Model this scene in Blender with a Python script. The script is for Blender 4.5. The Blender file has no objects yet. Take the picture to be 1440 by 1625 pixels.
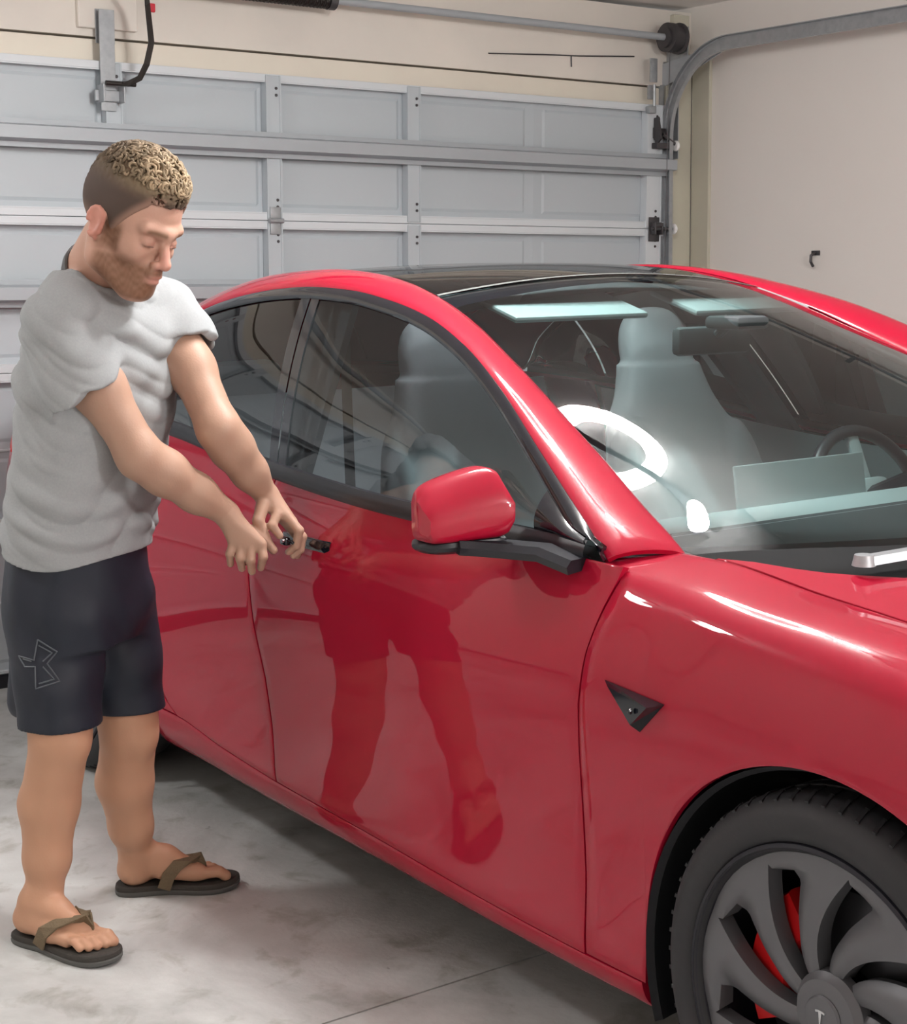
import bpy, bmesh, math, random
import numpy as np
from mathutils import Vector, Matrix
random.seed(4); rng = np.random.default_rng(4)
S = bpy.context.scene; C = S.collection
PI = math.pi

# ------------------------------------------------------------------ camera
CAM = np.array([5.45128813, -4.92667629, 1.45977915]); FPX = 2600.0
YAW, PITCH, ROLL = 0.612239651, 0.153369603, -0.0123703550
_f = np.array([-math.cos(YAW)*math.cos(PITCH), math.sin(YAW)*math.cos(PITCH), -math.sin(PITCH)])
_r = np.cross(_f, [0, 0, 1]); _r /= np.linalg.norm(_r); _u = np.cross(_r, _f)
_r, _u = math.cos(ROLL)*_r+math.sin(ROLL)*_u, -math.sin(ROLL)*_r+math.cos(ROLL)*_u
cd = bpy.data.cameras.new('camera'); cam = bpy.data.objects.new('camera', cd); C.objects.link(cam)
cam.matrix_world = Matrix([[_r[i], _u[i], -_f[i], CAM[i]] for i in range(3)]+[[0, 0, 0, 1]])
cd.sensor_fit = 'HORIZONTAL'; cd.sensor_width = 36; cd.lens = FPX/1440*36; cd.clip_start = .05
S.camera = cam
def at(u, v, depth):            # a point at a measured distance, used to take joint positions off the photograph
    return CAM+depth*(_f+_r*(u-720)/FPX-_u*(v-812.5)/FPX)

# ------------------------------------------------------------------ light
w = bpy.data.worlds.new('world'); S.world = w; w.use_nodes = True
w.node_tree.nodes['Background'].inputs[0].default_value = (.9, .95, 1, 1)
w.node_tree.nodes['Background'].inputs[1].default_value = .3
def area(name, loc, power, size, color=(1, .96, .9), aim=(0, 0, -1), size_y=None):
    l = bpy.data.lights.new(name, 'AREA'); l.energy = power; l.color = color; l.size = size
    if size_y: l.shape = 'RECTANGLE'; l.size_y = size_y
    o = bpy.data.objects.new(name, l); C.objects.link(o); o.location = loc
    o.rotation_euler = Vector(aim).to_track_quat('-Z', 'Y').to_euler(); return o
def point(name, loc, power, r, color=(1, .97, .93)):
    l = bpy.data.lights.new(name, 'POINT'); l.energy = power; l.color = color; l.shadow_soft_size = r
    o = bpy.data.objects.new(name, l); C.objects.link(o); o.location = loc; return o
point('opener_bulb_light', (2.835, -2.66, 2.345), 33, .04, (1, .985, .965))
point('side_lamp_light', (1.30, -4.85, 2.36), 9, .10, (1, .985, .96))
point('back_fill_light', (6.0, -2.60, 2.16), 84, .09, (1, .99, .975))  # unseen fill added behind the camera to brighten cabin, walls and ceiling
vs = S.view_settings; vs.view_transform = 'Standard'; vs.look = 'None'; vs.gamma = 1; vs.use_curve_mapping = False
vs.exposure = .45
S.cycles.max_bounces = 10; S.cycles.diffuse_bounces = 5; S.cycles.glossy_bounces = 5; S.cycles.transparent_max_bounces = 16
S.cycles.sample_clamp_indirect = 6; S.cycles.caustics_reflective = False; S.cycles.caustics_refractive = False

# ------------------------------------------------------------------ materials
def mat(name, col, rough=.5, metal=0, spec=.5, coat=0, coatr=.03, emit=None, estr=0, noise=None, bump=None, alpha=None, sss=0):
    m = bpy.data.materials.new(name); m.use_nodes = True; nt = m.node_tree; b = nt.nodes['Principled BSDF']
    def s(k, v):
        if k in b.inputs: b.inputs[k].default_value = v
    s('Base Color', (*col, 1)); s('Roughness', rough); s('Metallic', metal); s('Specular IOR Level', spec)
    s('Coat Weight', coat); s('Coat Roughness', coatr)
    if sss: s('Subsurface Weight', sss); s('Subsurface Radius', (.012, .004, .002)); s('Subsurface Scale', 1.0)
    if emit: s('Emission Color', (*emit, 1)); s('Emission Strength', estr)
    tc = nt.nodes.new('ShaderNodeTexCoord')
    if noise:                    # (scale, amount, second colour)
        n = nt.nodes.new('ShaderNodeTexNoise'); n.inputs['Scale'].default_value = noise[0]; n.inputs['Detail'].default_value = 6
        nt.links.new(tc.outputs['Object'], n.inputs['Vector'])
        r = nt.nodes.new('ShaderNodeValToRGB'); r.color_ramp.elements[0].position = .5-noise[1]; r.color_ramp.elements[1].position = .5+noise[1]
        r.color_ramp.elements[0].color = (*col, 1); r.color_ramp.elements[1].color = (*noise[2], 1)
        nt.links.new(n.outputs['Fac'], r.inputs[0]); nt.links.new(r.outputs[0], b.inputs['Base Color'])
    if bump:                     # (scale, strength)
        n = nt.nodes.new('ShaderNodeTexNoise'); n.inputs['Scale'].default_value = bump[0]; n.inputs['Detail'].default_value = 5
        nt.links.new(tc.outputs['Object'], n.inputs['Vector'])
        bp = nt.nodes.new('ShaderNodeBump'); bp.inputs['Strength'].default_value = bump[1]; bp.inputs['Distance'].default_value = .01
        nt.links.new(n.outputs['Fac'], bp.inputs['Height']); nt.links.new(bp.outputs[0], b.inputs['Normal'])
    return m
def glass(name, tint, mirror_rough=.01, ior=1.5, extra=.0):
    m = bpy.data.materials.new(name); m.use_nodes = True; nt = m.node_tree
    for n in list(nt.nodes):
        if n.type != 'OUTPUT_MATERIAL': nt.nodes.remove(n)
    out = [n for n in nt.nodes if n.type == 'OUTPUT_MATERIAL'][0]
    t = nt.nodes.new('ShaderNodeBsdfTransparent'); t.inputs[0].default_value = (*tint, 1)
    g = nt.nodes.new('ShaderNodeBsdfGlossy'); g.inputs['Roughness'].default_value = mirror_rough
    fr = nt.nodes.new('ShaderNodeFresnel'); fr.inputs[0].default_value = ior
    ad = nt.nodes.new('ShaderNodeMath'); ad.operation = 'ADD'; ad.inputs[1].default_value = extra; ad.use_clamp = True
    mx = nt.nodes.new('ShaderNodeMixShader'); L = nt.links.new
    L(fr.outputs[0], ad.inputs[0]); L(ad.outputs[0], mx.inputs[0]); L(t.outputs[0], mx.inputs[1]); L(g.outputs[0], mx.inputs[2]); L(mx.outputs[0], out.inputs[0])
    return m
M = dict(
 paint=mat('red_paint', (.37, .002, .024), .6, 0, .10, .8, .02),
 black=mat('satin_black_trim', (.012, .013, .018), .35),
 cowl=mat('cowl_plastic', (.012, .013, .014), .85, 0, .2),
 seamglint=mat('grey_seam_highlight', (.13, .135, .13), .7),  # pale grey for the edge highlight painted along the roof joint
 gloss=mat('gloss_black', (.006, .007, .012), .08, 0, .5, .5),
 liner=mat('wheel_liner', (.006, .007, .01), .8),
 dark=mat('underbody_black', (.004, .004, .005), .9),
 tyre=mat('tyre_rubber', (.018, .018, .021), .62, bump=(60, .08)),
 rim=mat('satin_grey_alloy', (.125, .125, .135), .42, .4),
 rimdark=mat('dark_alloy', (.018, .018, .026), .4, .4),
 steel=mat('galvanised_steel', (.42, .44, .46), .4, .5, noise=(40, .2, (.34, .36, .38))),
 strut=mat('zinc_strut', (.40, .43, .46), .45, .1),
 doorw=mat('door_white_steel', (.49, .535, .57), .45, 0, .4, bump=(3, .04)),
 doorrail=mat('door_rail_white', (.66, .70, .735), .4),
 iron=mat('dark_oiled_steel', (.09, .085, .09), .45, .6),
 armm=mat('dark_arm_steel', (.035, .03, .028), .4, .5),
 redbrake=mat('red_caliper', (.55, .01, .012), .35),
 disc=mat('brake_disc_steel', (.10, .10, .11), .35, .8),
 seat=mat('white_seat_leatherette', (.74, .80, .82), .5, bump=(90, .05)),
 dash=mat('pale_dash_trim', (.42, .48, .49), .5),
 dashdark=mat('dark_dash_top', (.05, .06, .065), .6),
 headliner=mat('headliner_grey', (.22, .25, .26), .9),
 carpet=mat('car_carpet', (.03, .03, .033), .95),
 screenb=mat('screen_back_silver', (.50, .56, .57), .32, .4),
 screenf=mat('screen_glass_black', (.01, .01, .012), .1),
 chrome=mat('bright_edge_trim', (.7, .7, .72), .2, 1),
 mirror=mat('mirror_glass', (.8, .8, .8), .03, 1),
 lampw=mat('lamp_white', (.8, .8, .8), .4),
 bulb=mat('lamp_bulb_lit', (1, 1, 1), .4, emit=(1, .97, .92), estr=45),
 ring=mat('ring_light_diffuser', (1, 1, 1), .4, emit=(1, .98, .96), estr=70),
 white_badge=mat('badge_silver', (.6, .6, .62), .3, .8),
)
M['windshield'] = glass('windshield_glass', (.80, .95, .94))
M['sideglass'] = glass('side_window_glass', (.40, .43, .45), extra=.02)
M['roofglass'] = glass('roof_glass_dark', (.32, .34, .35), extra=.07)

# ------------------------------------------------------------------ object helpers
def tag(o, label=None, cat=None, group=None, kind=None):
    if label: o['label'] = label
    if cat: o['category'] = cat
    if group: o['group'] = group
    if kind: o['kind'] = kind
    return o
def empty(name, loc=(0, 0, 0), label=None, cat=None, group=None, kind=None):
    o = bpy.data.objects.new(name, None); C.objects.link(o); o.location = loc; o.empty_display_size = .1
    return tag(o, label, cat, group, kind)
def mesh(name, V, F, m, parent=None, smooth=True, auto=None, label=None):
    me = bpy.data.meshes.new(name); me.from_pydata([tuple(map(float, v)) for v in V], [], [tuple(map(int, f)) for f in F]); me.update()
    return link(name, me, m, parent, smooth, auto, label)
def link(name, me, m, parent=None, smooth=True, auto=None, label=None):
    o = bpy.data.objects.new(name, me); C.objects.link(o)
    ms = m if isinstance(m, (list, tuple)) else [m]
    for q in ms: me.materials.append(M[q] if isinstance(q, str) else q)
    if smooth:
        me.polygons.foreach_set('use_smooth', [True]*len(me.polygons))
        if auto: me.set_sharp_from_angle(angle=math.radians(auto))
    if parent: o.parent = parent
    if label: o['label'] = label
    return o
class MB:                        # collects shapes into one mesh
    def __init__(s): s.V = []; s.F = []
    def add(s, V, F):
        n = len(s.V); s.V += [tuple(v) for v in V]; s.F += [tuple(i+n for i in f) for f in F]; return s
    def box(s, a, b, ch=0):
        (x0, y0, z0), (x1, y1, z1) = a, b
        if x0 > x1: x0, x1 = x1, x0
        if y0 > y1: y0, y1 = y1, y0
        if z0 > z1: z0, z1 = z1, z0
        if ch <= 0:
            V = [(x, y, z) for z in (z0, z1) for y in (y0, y1) for x in (x0, x1)]
            F = [(0, 2, 3, 1), (4, 5, 7, 6), (0, 1, 5, 4), (2, 6, 7, 3), (0, 4, 6, 2), (1, 3, 7, 5)]
            return s.add(V, F)
        bm = bmesh.new(); bmesh.ops.create_cube(bm, size=1)
        for v in bm.verts: v.co = Vector(((x0+x1)/2+v.co.x*(x1-x0), (y0+y1)/2+v.co.y*(y1-y0), (z0+z1)/2+v.co.z*(z1-z0)))
        bmesh.ops.bevel(bm, geom=bm.edges[:], offset=ch, segments=2, profile=.5, affect='EDGES')
        bm.verts.index_update(); V = [tuple(v.co) for v in bm.verts]; F = [tuple(v.index for v in f.verts) for f in bm.faces]; bm.free()
        return s.add(V, F)
    def tube(s, pts, r, n=10, cap=True):
        pts = [Vector(map(float, p)) for p in pts]; rs = r if isinstance(r, (list, tuple)) else [r]*len(pts)
        V = []; up = None
        for i, p in enumerate(pts):
            d = (pts[min(i+1, len(pts)-1)]-pts[max(i-1, 0)]).normalized()
            if up is None: up = d.orthogonal().normalized()
            up = (up-d*up.dot(d)).normalized(); q = d.cross(up)
            for k in range(n):
                a = 2*PI*k/n; V.append(tuple(p+(up*math.cos(a)+q*math.sin(a))*rs[i]))
        F = [(i*n+k, i*n+(k+1) % n, (i+1)*n+(k+1) % n, (i+1)*n+k) for i in range(len(pts)-1) for k in range(n)]
        if cap: F += [tuple(range(n))[::-1], tuple((len(pts)-1)*n+k for k in range(n))]
        return s.add(V, F)
    def sweep(s, pts, prof, up=(0, 0, 1), closed=True):      # profile [(a,b)] : a across, b along up
        pts = [Vector(map(float, p)) for p in pts]; n = len(prof); V = []
        for i, p in enumerate(pts):
            d = (pts[min(i+1, len(pts)-1)]-pts[max(i-1, 0)]).normalized()
            u0 = Vector(up[i] if isinstance(up, list) else up); u0 = (u0-d*u0.dot(d)).normalized(); q = d.cross(u0)
            for a, b in prof: V.append(tuple(p+q*a+u0*b))
        F = [(i*n+k, i*n+(k+1) % n, (i+1)*n+(k+1) % n, (i+1)*n+k) for i in range(len(pts)-1) for k in range(n if closed else n-1)]
        if closed: F += [tuple(range(n))[::-1], tuple((len(pts)-1)*n+k for k in range(n))]
        return s.add(V, F)
    def prism(s, poly, axis, a, b):                            # polygon extruded along an axis (0,1,2)
        n = len(poly)
        def P(q, h):
            c = list(q); c.insert(axis, h); return tuple(c)
        V = [P(q, a) for q in poly]+[P(q, b) for q in poly]
        F = [tuple(range(n)), tuple(range(2*n-1, n-1, -1))]+[(k, (k+1) % n, (k+1) % n+n, k+n)[::-1] for k in range(n)]
        return s.add(V, F)
    def lathe(s, prof, n=64, axis='y', c=(0, 0, 0), close=False):   # profile [(radius, height)]
        V = []
        for r, h in prof:
            for k in range(n):
                a = 2*PI*k/n; x, z = r*math.cos(a), r*math.sin(a)
                V.append((c[0]+x, c[1]+h, c[2]+z) if axis == 'y' else (c[0]+x, c[1]+z, c[2]+h) if axis == 'z' else (c[0]+h, c[1]+x, c[2]+z))
        m = len(prof); F = [(i*n+k, i*n+(k+1) % n, (i+1) % m*n+(k+1) % n, (i+1) % m*n+k) for i in range(m if close else m-1) for k in range(n)]
        return s.add(V, F)
    def build(s, name, m, parent=None, smooth=False, auto=30, label=None):
        o = mesh(name, s.V, s.F, m, parent, smooth, auto if smooth else None, label)
        bm = bmesh.new(); bm.from_mesh(o.data); bmesh.ops.recalc_face_normals(bm, faces=bm.faces); bm.to_mesh(o.data); bm.free()
        return o
def copy_tree(o, parent=None):
    c = o.copy(); C.objects.link(c)
    if parent: c.parent = parent
    for ch in list(o.children): copy_tree(ch, c)
    return c
# ------------------------------------------------------------------ the garage
def nodes_floor():
    m = bpy.data.materials.new('concrete_floor'); m.use_nodes = True; nt = m.node_tree; b = nt.nodes['Principled BSDF']; N = nt.nodes.new; L = nt.links.new
    tc = N('ShaderNodeTexCoord'); mix = None
    def noise(sc, det, rough=.6, dist=0):
        n = N('ShaderNodeTexNoise'); n.inputs['Scale'].default_value = sc; n.inputs['Detail'].default_value = det; n.inputs['Roughness'].default_value = rough
        n.inputs['Distortion'].default_value = dist; L(tc.outputs['Object'], n.inputs['Vector']); return n
    r = N('ShaderNodeValToRGB'); e = r.color_ramp.elements; e[0].position = .32; e[0].color = (.33, .335, .325, 1); e[1].position = .62; e[1].color = (.58, .59, .58, 1)
    L(noise(1.7, 8, .62, .6).outputs['Fac'], r.inputs[0])
    r2 = N('ShaderNodeValToRGB'); e = r2.color_ramp.elements; e[0].position = .33; e[0].color = (.62, .6, .55, 1); e[1].position = .47; e[1].color = (1, 1, 1, 1)
    L(noise(7.3, 7, .6, .4).outputs['Fac'], r2.inputs[0])
    r3 = N('ShaderNodeValToRGB'); e = r3.color_ramp.elements; e[0].position = .2; e[0].color = (.25, .24, .22, 1); e[1].position = .27; e[1].color = (1, 1, 1, 1)
    L(noise(23, 3, .5).outputs['Fac'], r3.inputs[0])
    a = N('ShaderNodeMixRGB'); a.blend_type = 'MULTIPLY'; a.inputs[0].default_value = .8; L(r.outputs[0], a.inputs[1]); L(r2.outputs[0], a.inputs[2])
    c = N('ShaderNodeMixRGB'); c.blend_type = 'MULTIPLY'; c.inputs[0].default_value = .9; L(a.outputs[0], c.inputs[1]); L(r3.outputs[0], c.inputs[2])
    L(c.outputs[0], b.inputs['Base Color']); b.inputs['Roughness'].default_value = .6
    bp = N('ShaderNodeBump'); bp.inputs['Strength'].default_value = .12; bp.inputs['Distance'].default_value = .01; L(noise(60, 6).outputs['Fac'], bp.inputs['Height']); L(bp.outputs[0], b.inputs['Normal'])
    return m
M['floor'] = nodes_floor()
M['wall'] = mat('warm_white_wall_paint', (.84, .80, .76), .85, noise=(1.1, .25, (.81, .77, .73)), bump=(35, .05))
M['header'] = mat('cream_header_drywall', (.80, .745, .68), .85, noise=(2.3, .2, (.72, .68, .63)), bump=(25, .12))
M['jamb'] = mat('aged_cream_jamb', (.60, .575, .47), .8, noise=(3, .2, (.52, .50, .42)))
M['trimw'] = mat('cream_header_trim', (.82, .765, .66), .7, noise=(4, .25, (.76, .70, .61)))
M['ceil'] = mat('ceiling_paint', (.90, .885, .87), .9)
XB, YL, YR, ZC, DL = 7.2, -6.4, .25, 2.54, -5.09
def structure(name, mb, m, smooth=False):
    o = mb.build(name, m, None, smooth); o['kind'] = 'structure'; return o
fl = MB()
fl.box((-.3, YL-.1, -.12), (2.856, YR+.1, 0)); fl.box((2.862, YL-.1, -.12), (XB+.1, YR+.1, 0)); fl.box((2.85, YL-.1, -.12), (2.87, YR+.1, -.006))
structure('floor', fl, 'floor')
structure('ceiling', MB().box((-.2, YL-.1, ZC), (XB+.1, YR+.1, ZC+.1)), 'ceil')
structure('wall_right', MB().box((-.2, YR, 0), (XB+.1, YR+.1, ZC)), 'wall')
structure('wall_left', MB().box((-.2, YL-.1, 0), (XB+.1, YL, ZC)), 'wall')
structure('wall_back', MB().box((XB, YL, 0), (XB+.1, YR, ZC)), 'wall')
wf = MB(); wf.box((-.16, YL, 2.215), (-.05, YR, ZC)); wf.box((-.16, .10, 0), (-.05, YR, 2.215)); wf.box((-.16, YL, 0), (-.05, DL-.06, 2.215))
structure('wall_front', wf, 'header')
structure('trim_1', MB().box((-.165, DL-.06, 2.10), (-.058, .10, 2.208), .004), 'trimw')            # board over the door
structure('trim_2', MB().box((-.05, .085, 0), (-.025, .235, 2.26), .003), 'jamb')                  # jamb board
structure('trim_3', MB().box((-.05, .125, 2.27), (-.02, .215, 2.50), .004), 'jamb')
structure('trim_4', MB().box((-.05, -2.66, 2.24), (-.028, -2.44, ZC), .004), 'header')                # block behind the opener bracket
structure('trim_5', MB().box((-.02, YR-.018, 0), (.09, YR, 2.30), .003), 'jamb')

# sectional garage door: section > panel, stile
door = empty('door_1', (0, 0, 0), kind='structure')
STY = [.010, -.670, -1.295, -1.92, -2.55, -3.175, -3.80, -4.43, -5.05]
SH = .5325
PX = -.040
def emb(y0, y1, z0, z1):          # a pressed steel panel with a shallow raised field
    m = MB(); e = .045; d = .0035
    ys = [y0, y0+e, y0+e+.012, y1-e-.012, y1-e, y1]; zs = [z0, z0+e*.55, z0+e*.55+.012, z1-e*.55-.012, z1-e*.55, z1]
    V = []
    for j, z in enumerate(zs):
        for i, y in enumerate(ys): V.append((PX+(-d if (1 <= i <= 4 and 1 <= j <= 4) and not (2 <= i <= 3 and 2 <= j <= 3) else (0 if (i in (0, 5) or j in (0, 5)) else d*.25)), y, z))
    m.add(V, [(j*6+i, j*6+i+1, (j+1)*6+i+1, (j+1)*6+i) for j in range(5) for i in range(5)])
    return m
for k in range(4):
    z0, z1 = k*SH+.001, (k+1)*SH-.001
    m = MB()
    m.box((PX-.004, DL, z0), (PX+.012, .03, z0+.012)); m.box((-.052, DL, z0), (-.048, .03, z1))
    m.box((PX-.006, DL, z0), (-.004, .03, z0+.026), .002); m.box((PX-.006, DL, z1-.026), (-.004, .03, z1), .002)       # bottom and top rails
    m.box((-.016, DL, z0+.026), (-.004, .03, z0+.030)); m.box((-.016, DL, z1-.030), (-.004, .03, z1-.026))
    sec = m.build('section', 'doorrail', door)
    zm = (z0+z1)/2
    for a, b in zip(STY[:-1], STY[1:]):
        lo, hi = b+.0, a-.0
        for (q0, q1) in ((z0+.026, zm-.004), (zm+.004, z1-.026)):
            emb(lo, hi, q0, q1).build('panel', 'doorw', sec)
    MB().box((PX-.008, DL, zm-.004), (PX+.004, .03, zm+.004), .0015).build('rib', 'doorrail', sec)
    for i, y in enumerate(STY):
        if i == 1: continue
        hw = .044 if i in (0, 8) else .031
        yc = y if i else -.035
        m = MB(); m.box((PX, yc-hw, z0+.004), (.0, yc+hw, z1-.004), .004)
        m.box((-.002, yc-hw-.0, z0+.004), (.003, yc-hw+.006, z1-.004)); m.box((-.002, yc+hw-.006, z0+.004), (.003, yc+hw, z1-.004))
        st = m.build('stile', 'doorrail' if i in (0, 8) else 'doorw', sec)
        m = MB()
        for zz in (z0+.05, z0+.075, z1-.05, z1-.075): m.lathe([(0, .0045), (.005, .0045), (.006, .001)], 8, 'x', (0, yc+.012, zz))
        m.build('screws', 'iron', st)['kind'] = 'stuff'
# struts: hat channels across sections at mid height
for z in (1.872, 1.335):
    p = [(0, -.047), (.006, -.047), (.006, -.030), (.050, -.021), (.050, .021), (.006, .030), (.006, .047), (0, .047), (0, .043), (.002, .026), (.046, .017), (.046, -.017), (.002, -.026), (0, -.043)]
    m = MB(); m.prism([(x+.004, q+z) for x, q in p], 1, DL-.01, .052)
    # prism axis 1 -> polygon given as (x,z)
    m.build('strut', 'strut', door)
for i, y in enumerate(STY):
    for k in (1, 2, 3):
        if i in (1,): continue
        z = k*SH; m = MB()
        yc = y if i else -.035
        if i in (0, 8):
            m.box((.003, yc-.03, z-.055), (.008, yc+.03, z+.05), .002); m.tube([(.03, yc-.035, z), (.03, .062 if i == 0 else yc-.09, z)], .008)
            m.box((.006, yc-.024, z-.026), (.042, yc-.016, z+.026), .003); m.box((.006, yc+.016, z-.026), (.042, yc+.024, z+.026), .003)
            m.tube([(.03, yc-.02, z+.016), (.03, yc+.02, z+.016)], .012)
            h = m.build('roller_hinge', 'iron', door, True)
            MB().lathe([(0, -.008), (.018, -.008), (.023, -.003), (.023, .003), (.018, .008), (0, .008)], 20, 'y', (.03, (.058 if i == 0 else yc-.07), z)).build('roller', 'lampw', h, True)
        elif i in (3, 5, 7):
            m.box((.003, yc-.022, z-.05), (.006, yc+.022, z-.006), .001); m.box((.003, yc-.022, z+.006), (.006, yc+.022, z+.05), .001); m.tube([(.010, yc-.03, z), (.010, yc+.03, z)], .009)
            m.build('hinge', 'steel', door, True)
m = MB(); m.box((.003, -.05, 1.985), (.008, .025, 2.03), .002); m.box((.003, -.055, 1.94), (.04, .03, 1.965), .003); m.box((.006, -.04, 1.965), (.03, -.03, 2.07), .003)
m.tube([(.035, -.02, 2.0), (.035, .06, 1.96)], .008); m.prism([(.004, 2.07), (.03, 2.075), (.05, 1.98), (.03, 1.965), (.004, 1.98)], 1, -.045, -.035)
t = m.build('top_roller_bracket', 'iron', door, True)
MB().lathe([(0, -.008), (.018, -.008), (.023, -.003), (.023, .003), (.018, .008), (0, .008)], 20, 'y', (.035, .058, 1.955)).build('roller', 'lampw', t, True)
m = MB(); m.box((-.03, DL, -.07), (.005, .03, .022), .006); m.build('bottom_seal', 'black', door)
# operator bracket on the centre stile
m = MB(); m.box((.003, -2.60, 1.96), (.009, -2.545, 2.30), .001); m.box((.004, -2.625, 1.99), (.018, -2.52, 2.03), .003)
for yy in (-2.61, -2.535): m.box((.010, yy-.003, 1.985), (.06, yy+.003, 2.045), .002)
m.build('operator_bracket', 'steel', door)

# header bracket, J arm and the opener with its lamp
m = MB(); m.box((-.028, -2.60, 2.19), (-.022, -2.53, 2.305), .001)
for q in range(5):
    for e_ in (-2.585, -2.545): m.lathe([(.0035, -.0), (.006, .002), (.0035, .003)], 8, 'x', (-.022, e_, 2.205+q*.022))
tag(m.build('header_bracket', 'steel'), 'grey perforated steel plate screwed to the header above the door', 'bracket')
arm = empty('opener_arm', (.05, -2.55, 2.02), 'dark bent steel arm hanging from the opener to the door top', 'opener arm')
pts = [(0, .01, .03), (.03, .02, .028), (.07, .045, .045), (.095, .06, .09), (.115, .07, .16), (.155, .04, .28), (.29, -.03, .36), (.50, -.08, .395)]
MB().sweep(pts, [(-.010, -.003), (.010, -.003), (.010, .003), (-.010, .003)], up=(1, 0, .3)).build('bent_bar', 'armm', arm)
MB().tube([(-.0, -.05, .03), (.0, .06, .03)], .008).build('pin', 'armm', arm, True)
op = empty('garage_opener', (0, 0, 0), 'white overhead garage opener with its rail and two lit lamp covers', 'garage opener')
MB().box((.02, -2.655, 2.455), (2.90, -2.625, 2.485), .003).build('rail', 'steel', op)
MB().box((2.90, -2.79, 2.38), (3.26, -2.49, 2.50), .02).build('motor_housing', 'lampw', op, True)
MB().lathe([(0, -.0), (.018, -.0), (.018, .055), (0, .055)], 20, 'x', (2.845, -2.66, 2.41)).build('lamp_socket', 'lampw', op, True)
for xx in (2.95, 3.2): MB().box((xx, -2.79, 2.50), (xx+.03, -2.785, ZC), .001).build('hanger', 'steel', op)
MB().box((.50, -2.67, 2.43), (.62, -2.61, 2.455), .003).build('trolley', 'armm', op)
def ceiling_lamp(x, y, label, ring):
    o = empty('ceiling_lamp', (x, y, ZC), label, 'ceiling lamp')
    if ring:
        MB().lathe([(.158, 0), (.158, -.022), (.222, -.022), (.222, 0)], 48, 'z').build('base', 'lampw', o, True)
        MB().lathe([(.150, -.023), (.150, -.04), (.160, -.052), (.216, -.052), (.228, -.04), (.228, -.023)], 48, 'z').build('ring_diffuser', 'ring', o, True)
    else:
        MB().lathe([(0, 0), (.20, 0), (.20, -.03), (.19, -.035), (0, -.035)], 48, 'z').build('base', 'lampw', o, True)
        MB().lathe([(0, -.09), (.06, -.086), (.11, -.07), (.14, -.036)], 48, 'z').build('diffuser', 'ring', o, True)
ceiling_lamp(2.38, -2.63, 'round white ring lamp on the ceiling above the car roof', True)
ceiling_lamp(1.30, -4.85, 'round flush ceiling lamp over the empty bay beside the red car', False)
ceiling_lamp(6.0, -2.62, 'added round ceiling fixture behind the camera, standing in as source of the fill light', False)  # last fixture is made up, out of view, to go with the back fill

# torsion shaft with spring and drum
ts = empty('torsion_shaft', (.06, 0, 2.405), 'steel torsion shaft with dark spring and cable drum above the door', 'door spring')
MB().tube([(0, -5.10, 0), (0, .06, 0)], .0145, 16).build('shaft', 'strut', ts, True)
m = MB(); m.tube([(0, -1.69, 0), (0, -1.72, 0)], .036, 20); m.build('winding_cone', 'iron', ts, True)
hel = [(.030*math.cos(a), -1.72-a/(2*PI)*.0085, .030*math.sin(a)) for a in np.arange(0, 2*PI*88, .55)]
MB().tube(hel, .0052, 6).build('spring', 'armm', ts, True)
m = MB(); m.lathe([(.016, -.05), (.045, -.05), (.045, -.035), (.062, -.032), (.062, .0), (.056, .004), (.056, .030), (.066, .034), (.066, .042), (.02, .042)], 32, 'y', (0, .0, 0))
for q in range(5): m.box((-.006+.0, .042, -.05+q*.022), (.006, .050, -.042+q*.022))
m.build('cable_drum', 'iron', ts, True)
MB().tube([(.0, -.01, -.06), (-.005, -.01, -.5), (-.02, -.01, -2.3)], .0018, 6).build('lift_cable', 'iron', ts)
MB().box((-.105, .066, -.085), (.03, .072, .05), .003).build('bearing_plate', 'steel', ts)

# right hand track with flag bracket and angle
tr = empty('door_track', (.012, .058, 0), 'curved galvanised roller track running from jamb to ceiling along right wall', 'track')
R_ = .37; ZT = 2.335; XV = .0
path = [(XV, 0, z) for z in np.linspace(.02, ZT-R_, 8)]+[(XV+R_-R_*math.cos(a), 0, ZT-R_+R_*math.sin(a)) for a in np.linspace(0, PI/2, 22)[1:]]+[(x, 0, ZT+.0*(x-.4)) for x in np.linspace(.5, 3.3, 8)]
ups = []
for i, p_ in enumerate(path):
    d = Vector(path[min(i+1, len(path)-1)])-Vector(path[max(i-1, 0)]); ups.append(tuple(Vector((0, 1, 0)).cross(d).normalized()))
prof = [(-.012, -.026), (-.012, -.030), (.008, -.030), (.012, -.026), (.012, .026), (.008, .030), (-.012, .030), (-.012, .026), (.006, .027), (.009, .022), (.009, -.022), (.006, -.027)]
MB().sweep(path, prof, up=ups).build('rail', 'steel', tr, True)
m = MB(); m.box((-.065, .03, 1.95), (-.062, .055, 2.30)); m.box((-.06, .045, 1.88), (.02, .050, 2.27), .001)
m.build('flag_bracket', 'steel', tr)
m = MB(); m.prism([(-.06, 2.19), (-.06, 2.29), (.30, 2.335), (.30, 2.30), (.14, 2.245)], 1, .024, .028); m.build('gusset_plate', 'strut', tr)
m = MB(); m.box((-.085, .012, .02), (-.04, .016, 2.2)); m.box((-.075, .014, .02), (-.071, .045, 2.2)); m.build('jamb_angle', 'steel', tr)
for xx in (1.5, 2.4): MB().box((xx, .0, ZT+.03), (xx+.03, .004, ZC-.002)).build('hanger_strap', 'steel', tr)
m = MB(); m.box((.02, -.055, 2.20), (.028, -.015, 2.30), .002); m.tube([(.03, -.035, 2.19), (.03, -.035, 2.10)], .006); m.box((.0, -.06, 2.07), (.03, -.02, 2.10), .004); m.box((.0, -.05, 2.13), (.012, -.02, 2.19), .002)
tag(m.build('slide_bolt', 'steel', None, True), 'small galvanised latch assembly beside upper right door corner', 'latch')
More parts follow.
